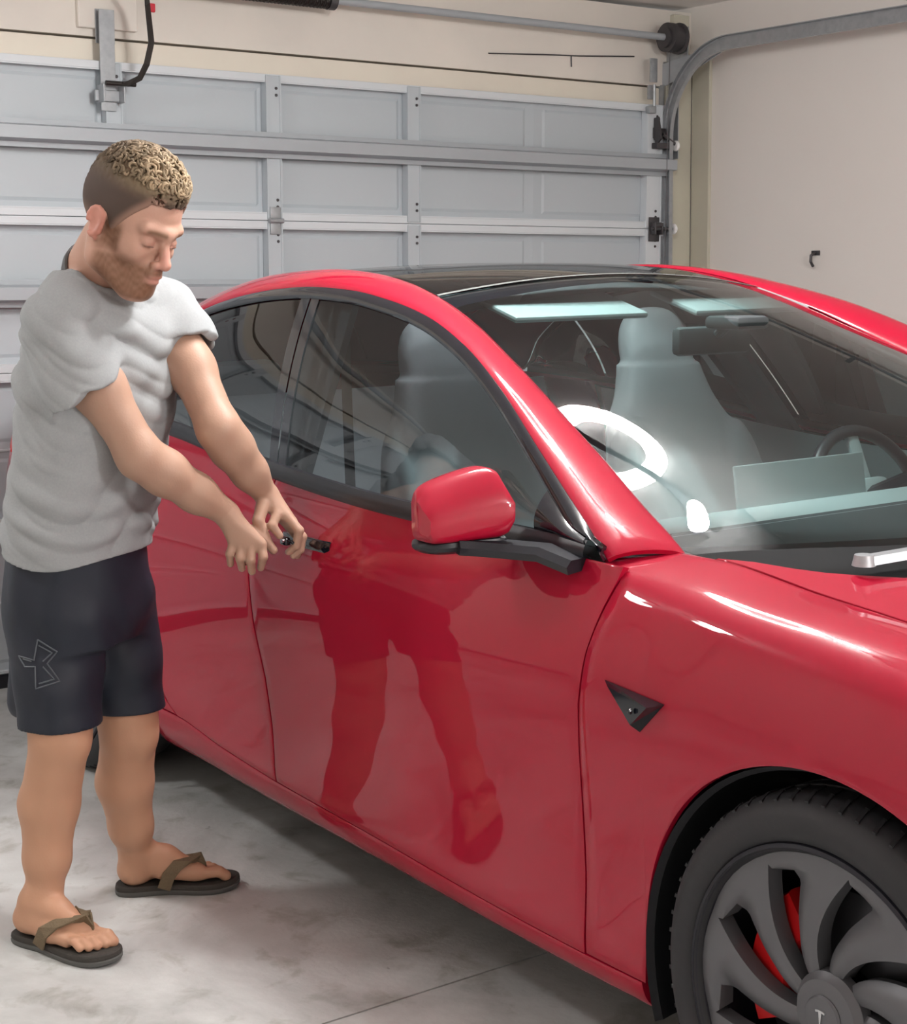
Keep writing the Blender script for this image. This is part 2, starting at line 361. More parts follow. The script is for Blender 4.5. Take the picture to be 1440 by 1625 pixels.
# hook, plug and nails
m = MB(); m.box((.690, YR-.006, 1.455), (.735, YR, 1.475), .002); m.tube([(.712, YR-.004, 1.465), (.712, YR-.03, 1.455), (.715, YR-.035, 1.43), (.715, YR-.02, 1.41)], .006)
tag(m.build('wall_hook', 'iron', None, True), 'small dark metal hook screwed to the right wall', 'hook')
m = MB(); m.box((-.05, -2.385, 2.315), (-.040, -2.365, 2.345), .003)
M['redtag'] = mat('red_plastic_tag', (.6, .03, .05), .5)
tag(m.build('warning_tag', 'redtag'), 'tiny red tag stuck on the header beside the arm', 'tag')
def staple(pts, label):
    tag(MB().tube(pts, .003, 6).build('header_wire', 'iron', None, True), label, 'wire', 'wires stapled on the header')
staple([(-.046, -.90, 2.285), (-.046, -.60, 2.302), (-.046, -.42, 2.310), (-.046, -.12, 2.33)], 'thin wire stapled along the header right of the spring')
staple([(-.046, -.47, 2.31), (-.046, -.468, 2.262)], 'short loose wire end hanging from the header')

# the door and the header hang a touch out of level, as photographed
_pv = Matrix.Translation((0, -1.25, 0)); _tl = _pv @ Matrix.Rotation(-.0155, 4, 'X') @ _pv.inverted()
for o in list(C.objects):
    if o.parent is None and o.name.split('.')[0] in ('wall_front', 'trim_1', 'trim_4', 'door_1', 'header_bracket', 'opener_arm', 'torsion_shaft', 'warning_tag', 'header_wire'):
        loc, rot, sca = o.location.copy(), o.rotation_euler.copy(), o.scale.copy()
        mw = _tl @ Matrix.Translation(loc); o.location = mw.to_translation(); o.rotation_euler = mw.to_euler()
# ------------------------------------------------------------------ the red car
CX, CY = 3.88358766, -2.26134121        # front axle centre on the floor
car = empty('car', (CX, CY, 0), 'glossy red electric sedan with dark glass roof parked nose-out in the garage', 'car')
def spl(xs, ys, x):                      # monotone-ish cubic (Catmull) interpolation through a table
    xs = np.asarray(xs, float); ys = np.asarray(ys, float); x = np.asarray(x, float)
    h = np.diff(xs); dl = (ys[1:].T-ys[:-1].T)/h; dl = dl.T
    m = np.zeros_like(ys)
    hh = h.reshape((-1,)+(1,)*(ys.ndim-1))
    a = dl[:-1]; b = dl[1:]; w1 = 2*hh[1:]+hh[:-1]; w2 = hh[1:]+2*hh[:-1]
    with np.errstate(divide='ignore', invalid='ignore'):
        mm = np.where(a*b > 0, (w1+w2)/(w1/a+w2/b), 0)
    m[1:-1] = mm; m[0] = dl[0]; m[-1] = dl[-1]
    i = np.clip(np.searchsorted(xs, x)-1, 0, len(xs)-2); t = (np.clip(x, xs[0], xs[-1])-xs[i])/h[i]
    t = t.reshape(t.shape+(1,)*(ys.ndim-1)); H = h[i].reshape(t.shape)
    return (2*t**3-3*t**2+1)*ys[i]+(t**3-2*t**2+t)*H*m[i]+(-2*t**3+3*t**2)*ys[i+1]+(t**3-t**2)*H*m[i+1]
def natural(xs, ys):                     # natural cubic spline matrix solve, returns evaluator
    n = len(xs); A = np.zeros((n, n)); A[0, 0] = A[-1, -1] = 1; h = np.diff(xs); R = np.zeros((n,)+ys.shape[1:])
    for i in range(1, n-1):
        A[i, i-1] = h[i-1]; A[i, i] = 2*(h[i-1]+h[i]); A[i, i+1] = h[i]; R[i] = 6*((ys[i+1]-ys[i])/h[i]-(ys[i]-ys[i-1])/h[i-1])
    return np.linalg.solve(A, R.reshape(n, -1)).reshape(R.shape)
B0 = [(.78, .15), (.868, .180), (.902, .240), (.905, .325), (.910, .45), (.921, .60), (.926, .70), (.921, .78), (.903, .85), (.883, .90), (.872, .925), (.865, .945)]
def mod(base, ys=1, dz=0, z2=None, over=None):
    o = []
    for i, (y, z) in enumerate(base):
        k = max(0, (z-.60)/.345)
        o.append((y*ys, z+dz*k))
    if z2: o[2] = (o[2][0], z2); o[1] = (o[1][0], o[1][1]+(z2-.24)*.4); o[3] = (o[3][0], o[3][1]+(z2-.24)*.5)
    for i, v in (over or {}).items(): o[i] = v
    return o
DOORT = {.40: mod(B0, .990, -.006, .236), .55: mod(B0, .995, -.005, .236), .80: mod(B0, .998, -.004, .239), 1.25: mod(B0, 1, .002, .254), 1.68: mod(B0, 1, .025, .265), 1.95: mod(B0, 1, .052, .281),
 2.20: mod(B0, 1, .080, .305), 2.60: mod(B0, 1.005, .105, .30), 2.95: mod(B0, 1.003, .12, .28, {10: (.835, 1.055), 11: (.790, 1.075)}),
 3.30: mod(B0, .97, .125, .28, {8: (.85, .97), 9: (.81, 1.04), 10: (.76, 1.075), 11: (.70, 1.085)}),
 3.60: mod(B0, .88, .13, .30, {7: (.78, .88), 8: (.755, .98), 9: (.71, 1.05), 10: (.65, 1.08), 11: (.60, 1.088)}),
 3.70: mod(B0, .74, .13, .33, {7: (.66, .88), 8: (.63, .98), 9: (.60, 1.05), 10: (.56, 1.08), 11: (.52, 1.085)})}
FENDT = {-.80: [(.50, .17), (.54, .20), (.56, .26), (.57, .33), (.57, .40), (.56, .47), (.545, .53), (.53, .58), (.51, .62), (.48, .65), (.44, .665), (.40, .67)],
 -.60: [(.72, .155), (.79, .185), (.815, .24), (.825, .32), (.83, .42), (.825, .52), (.815, .60), (.80, .66), (.775, .71), (.74, .745), (.70, .76), (.64, .755)],
 -.42: [(.76, .15), (.85, .18), (.88, .24), (.885, .325), (.89, .44), (.894, .56), (.89, .64), (.88, .71), (.86, .765), (.825, .805), (.77, .82), (.68, .81)],
 -.20: [(.78, .15), (.86, .18), (.892, .24), (.900, .325), (.908, .45), (.918, .60), (.920, .69), (.914, .755), (.897, .81), (.865, .858), (.80, .876), (.70, .866)],
 .0: [(.78, .15), (.865, .18), (.897, .24), (.903, .325), (.910, .45), (.921, .60), (.925, .70), (.920, .77), (.904, .83), (.874, .882), (.805, .908), (.712, .905)],
 .20: [(.78, .15), (.865, .18), (.897, .238), (.901, .325), (.908, .45), (.919, .60), (.923, .70), (.918, .78), (.902, .84), (.874, .893), (.81, .922), (.718, .925)],
 .40: [(.78, .15), (.862, .18), (.894, .236), (.898, .325), (.904, .45), (.916, .60), (.920, .70), (.914, .78), (.896, .845), (.870, .90), (.82, .935), (.735, .952)],
 .50: [(.78, .15), (.863, .18), (.896, .236), (.900, .325), (.905, .45), (.917, .60), (.921, .70), (.916, .78), (.898, .846), (.874, .899), (.835, .936), (.735, .952)],
 .64: [(.78, .15), (.864, .18), (.897, .236), (.901, .325), (.906, .45), (.917, .60), (.922, .70), (.917, .78), (.899, .847), (.878, .898), (.858, .930), (.760, .952)]}
def surf(T):
    ks = sorted(T); Y = np.array([T[k] for k in ks], float)
    def P(s, t):
        s = np.asarray(s, float); t = np.asarray(t, float); s, t = np.broadcast_arrays(s, t); sh = s.shape; s = s.ravel(); t = np.clip(t.ravel(), 0, 11)
        Q = spl(ks, Y, s)                                   # (n,12,2)
        x = np.arange(12.); m = np.transpose(natural(x, np.transpose(Q, (1, 0, 2))), (1, 0, 2))
        i = np.clip(np.floor(t).astype(int), 0, 10); f = (t-i)[:, None]; ar = np.arange(len(s))
        a, b, ma, mb_ = Q[ar, i], Q[ar, i+1], m[ar, i], m[ar, i+1]
        v = ma*(1-f)**3/6+mb_*f**3/6+(a-ma/6)*(1-f)+(b-mb_/6)*f
        return np.stack([s, v[:, 0], v[:, 1]], -1).reshape(sh+(3,))
    def T_of(s, z):                                         # t where the section reaches height z
        s = np.atleast_1d(np.asarray(s, float)); z = np.broadcast_to(np.asarray(z, float), s.shape); tt = np.linspace(0, 11, 221)
        zz = P(s[:, None], tt[None, :])[..., 2]; zz = np.maximum.accumulate(zz, 1)
        return np.array([np.interp(z[i], zz[i], tt) for i in range(len(s))])
    return P, T_of
DP, DT = surf(DOORT); FP, FT = surf(FENDT)
def panel(name, G, m, parent=None, side=1, depth=.014, gap=.0025, flange=True, label=None, sm=40):
    """G[i,j] = (s,y,z) grid; makes a sheet with its edges turned inward"""
    G = np.array(G, float); n, k = G.shape[:2]
    du = np.gradient(G, axis=0); dv = np.gradient(G, axis=1); N = np.cross(du, dv); N /= np.linalg.norm(N, axis=-1, keepdims=True)+1e-12
    c = G.mean((0, 1)); ref = np.array([0, 1, .6]); 
    if (N.mean((0, 1))@ref) < 0: N = -N
    if flange:
        G2 = np.zeros((n+4, k+4, 3)); idx_i = np.clip(np.arange(-2, n+2), 0, n-1); idx_j = np.clip(np.arange(-2, k+2), 0, k-1)
        G2 = G[idx_i][:, idx_j].copy(); N2 = N[idx_i][:, idx_j]
        lvl = np.zeros((n+4, k+4)); lvl[0, :] = lvl[-1, :] = 2; lvl[:, 0] = lvl[:, -1] = 2; a = np.zeros_like(lvl); a[1, 1:-1] = a[-2, 1:-1] = 1; a[1:-1, 1] = a[1:-1, -2] = 1; lvl = np.maximum(lvl, a)
        # the true border row sits a hair below the surface and the flange goes inward
        G2 -= N2*np.where(lvl == 1, .0012, np.where(lvl == 2, depth, 0))[..., None]
        inner = (lvl == 0)
        # pull the first real row in a little for a rounded edge
        H = G2.copy()
        for (bi, ii) in ((2, 3), (n+1, n)): H[bi] = G2[bi]+(G2[ii]-G2[bi])/(np.linalg.norm(G2[ii]-G2[bi], axis=-1, keepdims=True)+1e-9)*gap
        for (bj, jj) in ((2, 3), (k+1, k)): H[:, bj] = H[:, bj]+(G2[:, jj]-G2[:, bj])/(np.linalg.norm(G2[:, jj]-G2[:, bj], axis=-1, keepdims=True)+1e-9)*gap
        G = H; n, k = n+4, k+4
    V = G.reshape(-1, 3).copy(); V[:, 0] *= -1; V[:, 1] *= -side
    F = [(i*k+j, i*k+j+1, (i+1)*k+j+1, (i+1)*k+j) for i in range(n-1) for j in range(k-1)]
    o = mesh(name, V, F, m, parent or car, True, sm, label)
    bm = bmesh.new(); bm.from_mesh(o.data); bmesh.ops.recalc_face_normals(bm, faces=bm.faces)
    q = [f for f in bm.faces]; s_ = sum(f.calc_area()*(f.normal.dot(Vector((0, -side, .6)))) for f in q)
    if s_ < 0: bmesh.ops.reverse_faces(bm, faces=bm.faces)
    bm.to_mesh(o.data); bm.free(); return o
lin = np.linspace
def cosw(n): return (1-np.cos(lin(0, PI, n)))/2
# --- seam curves (s as a function of height)
F_SEAM = lambda z: np.interp(z, [.2, .236, .38, .50, .61, .70, .79, .87, .94], [.560, .560, .553, .552, .552, .550, .539, .521, .502])
B_SEAM = lambda z: np.interp(z, [.2, .27, .40, .51, .63, .75, .85, .97, 1.02], [1.668, 1.675, 1.678, 1.690, 1.722, 1.735, 1.725, 1.70, 1.69])
R_SEAM = lambda z: np.interp(z, [.28, .303, .335, .40, .47, .56, .66, .80, .95, 1.04], [2.16, 2.19, 2.25, 2.33, 2.39, 2.44, 2.475, 2.54, 2.62, 2.67])
def door_panel(fa, fb, n=40, k=46):
    tt = lin(2, 11, k); G = np.zeros((n, k, 3))
    for j, t in enumerate(tt):
        s = np.full(n, 1.2); a = lin(0, 1, n); z = .5
        sm = .5*(float(fa(.5))+float(fb(.5)))
        for _ in range(3):
            za = DP(float(fa(z)) if _ else sm, t)[2]; zb = DP(float(fb(z)) if _ else sm, t)[2]
            sa, sb = float(fa(za)), float(fb(zb)); z = (za+zb)/2
        G[:, j] = DP(sa+.002+(sb-.004-sa)*a, t)
    return G
R_ARCH, Z_ARCH = .396, .320
for side, sd in ((1, 'r'), (-1, 'l')):
    # rocker
    n = 50; s = lin(.415, 2.36, n)
    zz2 = DP(s, 2.)[:, 2]
    panel('rocker_panel', DP(s[:, None], lin(0, 1.97, 10)[None, :]), 'paint', None, side)
    panel('front_door', door_panel(F_SEAM, B_SEAM), 'paint', None, side)
    panel('rear_door', door_panel(B_SEAM, R_SEAM, 34), 'paint', None, side)
    # front fender round the wheel arch
    th = lin(0, PI, 60); s = np.concatenate([[.556, .52, .48, .44, .415, .402], R_ARCH*np.cos(th)[1:-1]])
    zlow = np.concatenate([[.2375]*5, [.2375], Z_ARCH+R_ARCH*np.sin(th)[1:-1]])
    tl = FT(s, zlow); k = 44; b = lin(0, 1, k); T = tl[:, None]+(11-tl[:, None])*b[None, :]**1.0
    col0 = FP(np.full(k, .53), T[0])[:, 2]; off = (np.where(col0 < .92, F_SEAM(col0), np.interp(col0, [.92, .938, .95], [.508, .575, .635]))-.556-.002)
    a = np.clip((s-.0)/.556, 0, 1)[:, None]**2
    SS = s[:, None]+off[None, :]*a
    panel('front_fender', FP(SS, T), 'paint', None, side)
    # lip liner inside the front arch
    for c0, nm in ((0., 'front'), (2.875, 'rear')):
        RA = R_ARCH if c0 == 0 else .385
        G = np.zeros((48, 8, 3))
        for i, a_ in enumerate(lin(-.35, PI+.35, 48)):
            for j, d in enumerate((.008, .02, .05, .10, .16, .24, .32, .42)):
                rr = RA-(.004 if j == 0 else .012 if j == 1 else .0)+(.012 if j > 2 else 0)
                G[i, j] = (c0+rr*math.cos(a_), .912-d, max(.13, Z_ARCH+rr*math.sin(a_)))
        panel('wheel_liner', G, 'liner', None, side, flange=False)
    # bumper corner and headlamp
    s = lin(-.398, -.80, 18); panel('front_bumper', FP(s[:, None], lin(0, 10.9, 34)[None, :]), 'paint', None, side)
    s = lin(-.47, -.74, 14); G = FP(s[:, None], (7.4+lin(0, 1, 8)[None, :]*(2.2-1.1*lin(0, 1, 14)[:, None]))); G[..., 1] += .004
    panel('headlamp', G, 'gloss', None, side, depth=.006)
    # rear quarter
    th = lin(0, PI, 50); s = np.concatenate([[2.20, 2.28, 2.36, 2.42, 2.47], 2.875-.385*np.cos(th)[1:-1], lin(3.262, 3.70, 14)])
    zl = np.concatenate([DP(np.array([2.2, 2.28, 2.36]), 2.)[:, 2]+.002, [.29, .28], Z_ARCH+.385*np.sin(th)[1:-1], [.26]*14])
    tl = DT(s, zl); k = 36; b = lin(0, 1, k); T = tl[:, None]+(11-tl[:, None])*b[None, :]
    col0 = DP(np.full(k, 2.3), T[0])[:, 2]; off = (R_SEAM(col0)-2.198+.002); a = np.clip((3.3-s)/1.1, 0, 1)[:, None]
    SS = s[:, None]+off[None, :]*a*np.where(s[:, None] > 2.48, b[None, :], 1)
    panel('rear_quarter', DP(SS, T), 'paint', None, side)
    s = lin(3.40, 3.69, 10); G = DP(s[:, None], lin(7.2, 8.8, 6)[None, :]); G[..., 1] += .004; panel('tail_lamp', G, 'redbrake', None, side, depth=.006)
    s = lin(.62, 2.62, 40); G = DP(s[:, None], lin(0, 11, 26)[None, :]); G[..., 1] -= .016; G[:, -1, 2] -= .01; panel('inner_sill_shell', G, 'dark', None, side, flange=False)
# hood
def HZ(s): return spl([-.80, -.60, -.42, -.20, 0, .20, .42], [.69, .79, .853, .905, .945, .972, .985], s)
def hood_pt(s, y):
    q = FP(s, np.full(np.shape(s), 11.)); ys, zs = q[..., 1]-.004, q[..., 2]; r = np.clip(np.abs(y)/ys, 0, 1)
    return HZ(s)-(HZ(s)-zs)*r**2.4
n, k = 40, 61; G = np.zeros((n, k, 3)); b = lin(-1, 1, k)
for i, a in enumerate(lin(0, 1, n)):
    rear = np.interp(np.abs(b), [0, .3, .6, .8, .92, 1], [.0, .02, .07, .15, .27, .415]); s = rear+(-.78-rear)*a
    ys = FP(s, np.full(k, 11.))[:, 1]-.005; y = b*ys; G[i, :, 0] = s; G[i, :, 1] = y; G[i, :, 2] = hood_pt(s, y)
V = G.copy()
panel('hood', G, 'paint', None, 1)
G = FP(np.full((12, 1), -.80), lin(0, 11, 20)[None, :]); bb = lin(-1, 1, 24); A = FP(np.array(-.80), lin(0, 11, 26))
G = np.zeros((24, 26, 3))
for i, b_ in enumerate(bb): G[i] = A*[1, b_, 1]+np.array([-.10*(1-b_**2), 0, .0])+np.outer(lin(0, 1, 26)**2, [.085*(1-b_**2), 0, .033*(1-b_**2)])
panel('nose', G, 'paint', None, 1)
A = DP(np.array(3.70), lin(0, 11, 26)); G = np.zeros((24, 26, 3))
for i, b_ in enumerate(bb): G[i] = A*[1, b_, 1]+np.array([.08*(1-b_**2), 0, .02*(1-b_**2)])
panel('rear_bumper', G, 'paint', None, 1)
# upper curves
Cs = [.489, .535, .622, .787, .940, 1.164, 1.375, 1.524, 1.65, 1.80, 2.0, 2.25, 2.5, 2.8, 3.1, 3.32]
Cy = [.727, .715, .697, .660, .628, .581, .542, .522, .512, .505, .502, .505, .512, .530, .560, .59]
Cz = [.947, .969, 1.006, 1.080, 1.144, 1.237, 1.323, 1.370, 1.400, 1.422, 1.434, 1.425, 1.392, 1.310, 1.190, 1.098]
Ds = [.554, .620, .724, .866, 1.023, 1.209, 1.387, 1.561, 1.741, 1.921, 2.072, 2.223, 2.374, 2.55, 2.75, 2.92, 3.12, 3.34]
Dy = [.853, .835, .806, .768, .726, .686, .658, .642, .633, .630, .633, .640, .655, .682, .725, .775, .765, .70]
Dz = [.945, .986, 1.040, 1.117, 1.203, 1.286, 1.340, 1.371, 1.391, 1.397, 1.391, 1.376, 1.350, 1.295, 1.200, 1.085, 1.082, 1.09]
Cc = np.array([Cy, Cz]).T; Dc = np.array([Dy, Dz]).T
def CV(s): v = spl(Cs, Cc, s); return np.stack([np.asarray(s)+0*v[..., 0], v[..., 0], v[..., 1]], -1)
def DV(s): v = spl(Ds, Dc, s); return np.stack([np.asarray(s)+0*v[..., 0], v[..., 0], v[..., 1]], -1)
CEs = [.09, .30, .50, .90, 1.30, 1.55, 1.85, 2.10, 2.40, 2.80, 3.10, 3.40]; CEz = [.975, 1.068, 1.143, 1.272, 1.375, 1.422, 1.448, 1.449, 1.425, 1.342, 1.235, 1.115]
def CE(s): return spl(CEs, CEz, s)
def top_sheet(sa0, sa1, sc0, sc1, n=40, k=41, w0=1.0, p=2.2):
    G = np.zeros((n, k, 3)); b = lin(-w0, w0, k)
    for i, a in enumerate(lin(0, 1, n)):
        c = CV(np.array(sa0+(sa1-sa0)*a)); se = sc0+(sc1-sc0)*a; ze = CE(np.array(se)); r = np.abs(b)**p
        G[i, :, 0] = se+(c[0]-se)*r; G[i, :, 1] = b*c[1]; G[i, :, 2] = ze+(c[2]-ze)*np.abs(b)**2.0
    return G
inset = lambda G, d: G-np.array([0, 0, d])
ws = panel('windshield', inset(top_sheet(.489, 1.545, .09, 1.52, 60, 61), .003), 'windshield', None, 1, flange=False)
panel('roof_glass', inset(top_sheet(1.552, 2.33, 1.53, 2.33, 30, 41), .002), 'roofglass', None, 1, depth=.008)
panel('rear_glass', inset(top_sheet(2.338, 3.32, 2.338, 3.40, 40, 41), .002), 'roofglass', None, 1, depth=.008)
panel('windshield_header', inset(top_sheet(1.475, 1.550, 1.45, 1.526, 8, 41, .985), .007), 'gloss', None, 1, flange=False)
panel('roof_seam_highlight', inset(top_sheet(1.543, 1.553, 1.519, 1.531, 3, 41, .99), -.0005), 'seamglint', None, 1, flange=False)  # edge highlight of the seam, put in as a thin grey strip
A = DP(lin(3.30, 3.70, 12), np.full(12, 11.)); G = np.zeros((12, 31, 3))
for j, b_ in enumerate(lin(-1, 1, 31)): G[:, j] = A*[1, b_*.995, 1]; G[:, j, 2] += .035*(1-b_**2); G[:, j, 0] += .09*(1-b_**2)*lin(1, 1, 12)
panel('trunk_lid', G, 'paint', None, 1)
# cowl cover between hood edge and windshield
G = np.zeros((6, 41, 3)); b = lin(-1, 1, 41)
wsG = top_sheet(.489, 1.545, .09, 1.52, 60, 41)
for j in range(41):
    bb_ = abs(b[j]); rear = np.interp(bb_, [0, .3, .6, .8, .92, 1], [.0, .02, .07, .15, .27, .415]); 
    P0 = np.array([rear-.03, b[j]*.712, .93]); P1 = wsG[2, j]+np.array([0, 0, -.010])
    for i, a in enumerate(lin(0, 1, 6)): G[i, j] = P0+(P1-P0)*a
    G[0, j, 2] -= .02
panel('cowl_cover', G, 'cowl', None, 1, flange=False)
def Ebelt(s, d): return DP(s, np.full(np.shape(s), 11.))+np.array([0, -.002, d])
for side in (1, -1):
    # cant rail and windshield pillar in body colour
    n = 90; a = lin(0, 1, n)**1.0; k = 11; sC = .489+(3.315-.489)*a; sD = .554+(3.34-.554)*a; Cp, Dp_ = CV(sC), DV(sD)
    G = np.zeros((n, k, 3)); b = lin(0, 1, k)
    ax = Dp_-Cp; tang = np.gradient((Cp+Dp_)/2, axis=0); nr = np.cross(tang, ax); nr /= np.linalg.norm(nr, axis=1, keepdims=True); nr *= np.sign(nr[:, 2:3]+1e-9)*1.0
    nr = np.where((nr@np.array([0, .6, .8]))[:, None] < 0, -nr, nr)
    for j, bj in enumerate(b): G[:, j] = Cp+ax*bj+nr*(.017*(4*bj*(1-bj))**.7)
    panel('roof_rail', G, 'paint', None, side, depth=.010)
    # black trim following the top of the side windows
    sT = lin(.554, 2.93, 90); D0 = DV(sT); down = Ebelt(np.clip(sT, .5, 2.93), .03)-D0; L_ = np.linalg.norm(down, axis=1, keepdims=True); down = down/np.maximum(L_, 1e-6)
    wid = np.minimum(.034, L_*.6); G = np.zeros((90, 6, 3))
    out = np.array([0, .75, .35])
    for j, q in enumerate((0, .2, .45, .7, .9, 1.0)): G[:, j] = D0+down*wid*q+out*(.0, .004, .006, .006, .004, -.001)[j]
    panel('window_trim', G, 'gloss', None, side, depth=.008, gap=.001)
    D1 = D0+down*wid*.85
    # belt moulding
    sT2 = lin(.60, 2.92, 80); G = np.zeros((80, 6, 3)); Bz = DP(sT2, np.full(80, 11.))
    for j, (dy, dz) in enumerate(((.001, -.006), (.006, .0), (.008, .010), (.004, .022), (-.002, .031), (-.012, .032))): G[:, j] = Bz+np.array([0, dy, dz])
    panel('belt_moulding', G, 'black', None, side, flange=False)
    # side glass
    def gl(s0, s1, tilt0, tilt1, n=34, k=20, off=0.0):
        G = np.zeros((n, k, 3))
        for j, q in enumerate(lin(0, 1, k)):
            a_ = s0+tilt0*q; b_ = s1+tilt1*q; s = lin(a_, b_, n)
            lo = DP(s, np.full(n, 11.))+np.array([0, -.006, .022]); hi_s = s; hi = np.stack([s, np.interp(s, sT, D1[:, 1]), np.interp(s, sT, D1[:, 2])], -1)
            G[:, j] = lo+(hi-lo)*q; G[:, j, 1] += .016*4*q*(1-q)-.004+off
        return G
    panel('front_door_glass', gl(.745, 1.665, .02, .19), 'sideglass', None, side, flange=False)
    panel('rear_door_glass', gl(1.745, 2.56, .20, -.02), 'sideglass', None, side, flange=False)
    panel('quarter_glass', gl(2.57, 2.90, -.02, -.0, 14), 'sideglass', None, side, flange=False)
    panel('pillar_cover', gl(1.667, 1.700, .19, .195, 5, 20, .003), 'gloss', None, side, flange=False)
    panel('pillar_cover', gl(1.706, 1.743, .195, .20, 5, 20, .003), 'gloss', None, side, flange=False)
    panel('mirror_sail', gl(.585, .75, .03, .02, 8, 20, .002), 'gloss', None, side, flange=False)
# floor pan and body core (dark, seen only through gaps)
m = MB(); m.box((-3.55, -.80, .15), (.30, .80, .20), .01); m.box((-.30, -.52, .16), (.70, .52, .55), .02); m.box((-3.5, -.50, .2), (-2.35, .50, .70), .02); m.box((-.46, -.84, .2), (-.42, .84, .86))
m.build('underbody', 'dark', car)

# fender camera wedge
T3 = [(.482, .757), (.333, .746), (.391, .687)]
m = MB(); V = []
for (s, z) in T3: 
    q = FP(s, FT(s, z)[0]); V.append((-s, -(q[1]+.001), z))
V += [(-.465, -.928, .750), (-.350, -.944, .741), (-.393, -.941, .702)]
m.add(V, [(3, 4, 5), (0, 1, 4, 3), (1, 2, 5, 4), (2, 0, 3, 5)]); fc = m.build('fender_camera', 'gloss', car)
MB().lathe([(0, 0), (.005, 0), (.004, -.004), (0, -.005)], 16, 'y', (-.388, -.9445, .727)).build('lens', 'gloss', fc, True)
m = MB(); m.add([(-.452, -.9335, .748), (-.398, -.9415, .740), (-.402, -.9418, .734)], [(0, 1, 2)]); 
# door handles: flush bars
for side in (1, -1):
    for s0 in (1.40, 2.26):
        q = DP(lin(s0, s0+.20, 12), DT(lin(s0, s0+.20, 12), np.full(12, .848+(s0-1.36)*.075))); G = np.zeros((12, 7, 3))
        for j, d in enumerate((-.014, -.012, -.006, 0, .006, .012, .014)): G[:, j] = q+np.array([0, (-.002, .003, .0055, .006, .0055, .003, -.002)[j], d])
        G[:1, :, 1] -= .005; G[-1:, :, 1] -= .005
        panel('door_handle', G, 'gloss', None, side, flange=False)

# door mirrors
def mirror_cap(side):
    DY, DZ, DS = -.030, -.022, .004
    sec = []
    nS = 22
    for i, a in enumerate(lin(0, 1, nS)):          # a: from inboard (y=.93) to outboard (y=1.13)
        y = .940+a*.150; e = math.sin(PI*min(1, max(0, (a*1.0+.0))))
        rnd = (1-abs(2*a-1)**8)**.5 if 0 < a < 1 else 0.0
        top = 1.112-.010*a-.030*a*a; bot = .984-.006*a; dep = .105-.020*a
        lean = .05*a                                  # outboard end swept back
        hz = (top-bot)/2*(.60+.40*rnd); cz = (top+bot)/2; hs = dep/2*(.45+.55*rnd)
        ring = []
        for k in range(28):
            t = 2*PI*k/28; ct, st_ = math.cos(t), math.sin(t); p = .42
            x = np.sign(ct)*abs(ct)**p; z = np.sign(st_)*abs(st_)**p
            ring.append((.735+lean+hs+x*hs*(1-.25*max(0, z)*(x > 0))+.045*max(0,z)*(1-.5*x)*.6, y, cz+z*hz))
        sec.append(ring)
    V = [(-s-DS, -(y+DY-.30*max(0, z-1.045)*(y-.94)/.15)*side, z+DZ) for r_ in sec for (s, y, z) in r_]; n = 28
    F = [(i*n+k, i*n+(k+1) % n, (i+1)*n+(k+1) % n, (i+1)*n+k) for i in range(nS-1) for k in range(n)]+[tuple(range(n)), tuple((nS-1)*n+k for k in range(n))[::-1]]
    mb = MB(); mb.add(V, F); o = mb.build('mirror_housing', 'paint', car, True, 50)
    # black lower shell, arm and glass
    mb = MB(); V = []; 
    for i, a in enumerate(lin(0, 1, 14)):
        y = .930+a*.155; rnd = (1-abs(2*a-1)**6)**.5 if 0 < a < 1 else .3
        for k in range(12):
            t = 2*PI*k/12; V.append((-(.79+DS+.05*a+.046*rnd*np.sign(math.cos(t))*abs(math.cos(t))**.6), -(y+DY)*side, .977+DZ-.006*a+.016*rnd*math.sin(t)))
    mb.add(V, [(i*12+k, i*12+(k+1) % 12, (i+1)*12+(k+1) % 12, (i+1)*12+k) for i in range(13) for k in range(12)]+[tuple(range(12)), tuple(13*12+k for k in range(12))[::-1]])
    mb.build('mirror_base', 'black', o, True)
    mb = MB(); pr = [(-.028, -.010), (.028, -.014), (.034, .0), (.024, .012), (-.024, .012), (-.034, .0)]
    mb.sweep([(-.80, -1.00*side, .952), (-.79, -.97*side, .949), (-.75, -.925*side, .945), (-.68, -.888*side, .944), (-.60, -.876*side, .930)], pr)
    mb.build('mirror_arm', 'black', o, True)
    mb = MB(); mb.box((-.850, -.935*side, .985), (-.846, -1.035*side, 1.045), .002); mb.build('mirror_glass', 'mirror', o)
    return o
mirror_cap(1); mirror_cap(-1)
# wiper arm ends on the cowl
m = MB(); m.sweep([(-.205, -.60, .962), (-.17, -.50, .972), (-.13, -.34, .978)], [(-.016, -.006), (.016, -.006), (.012, .008), (-.012, .008)]); m.lathe([(0, .02), (.016, .018), (.02, .0)], 16, 'z', (-.205, -.60, .955))
m.build('wiper_arm', 'steel', car, True)

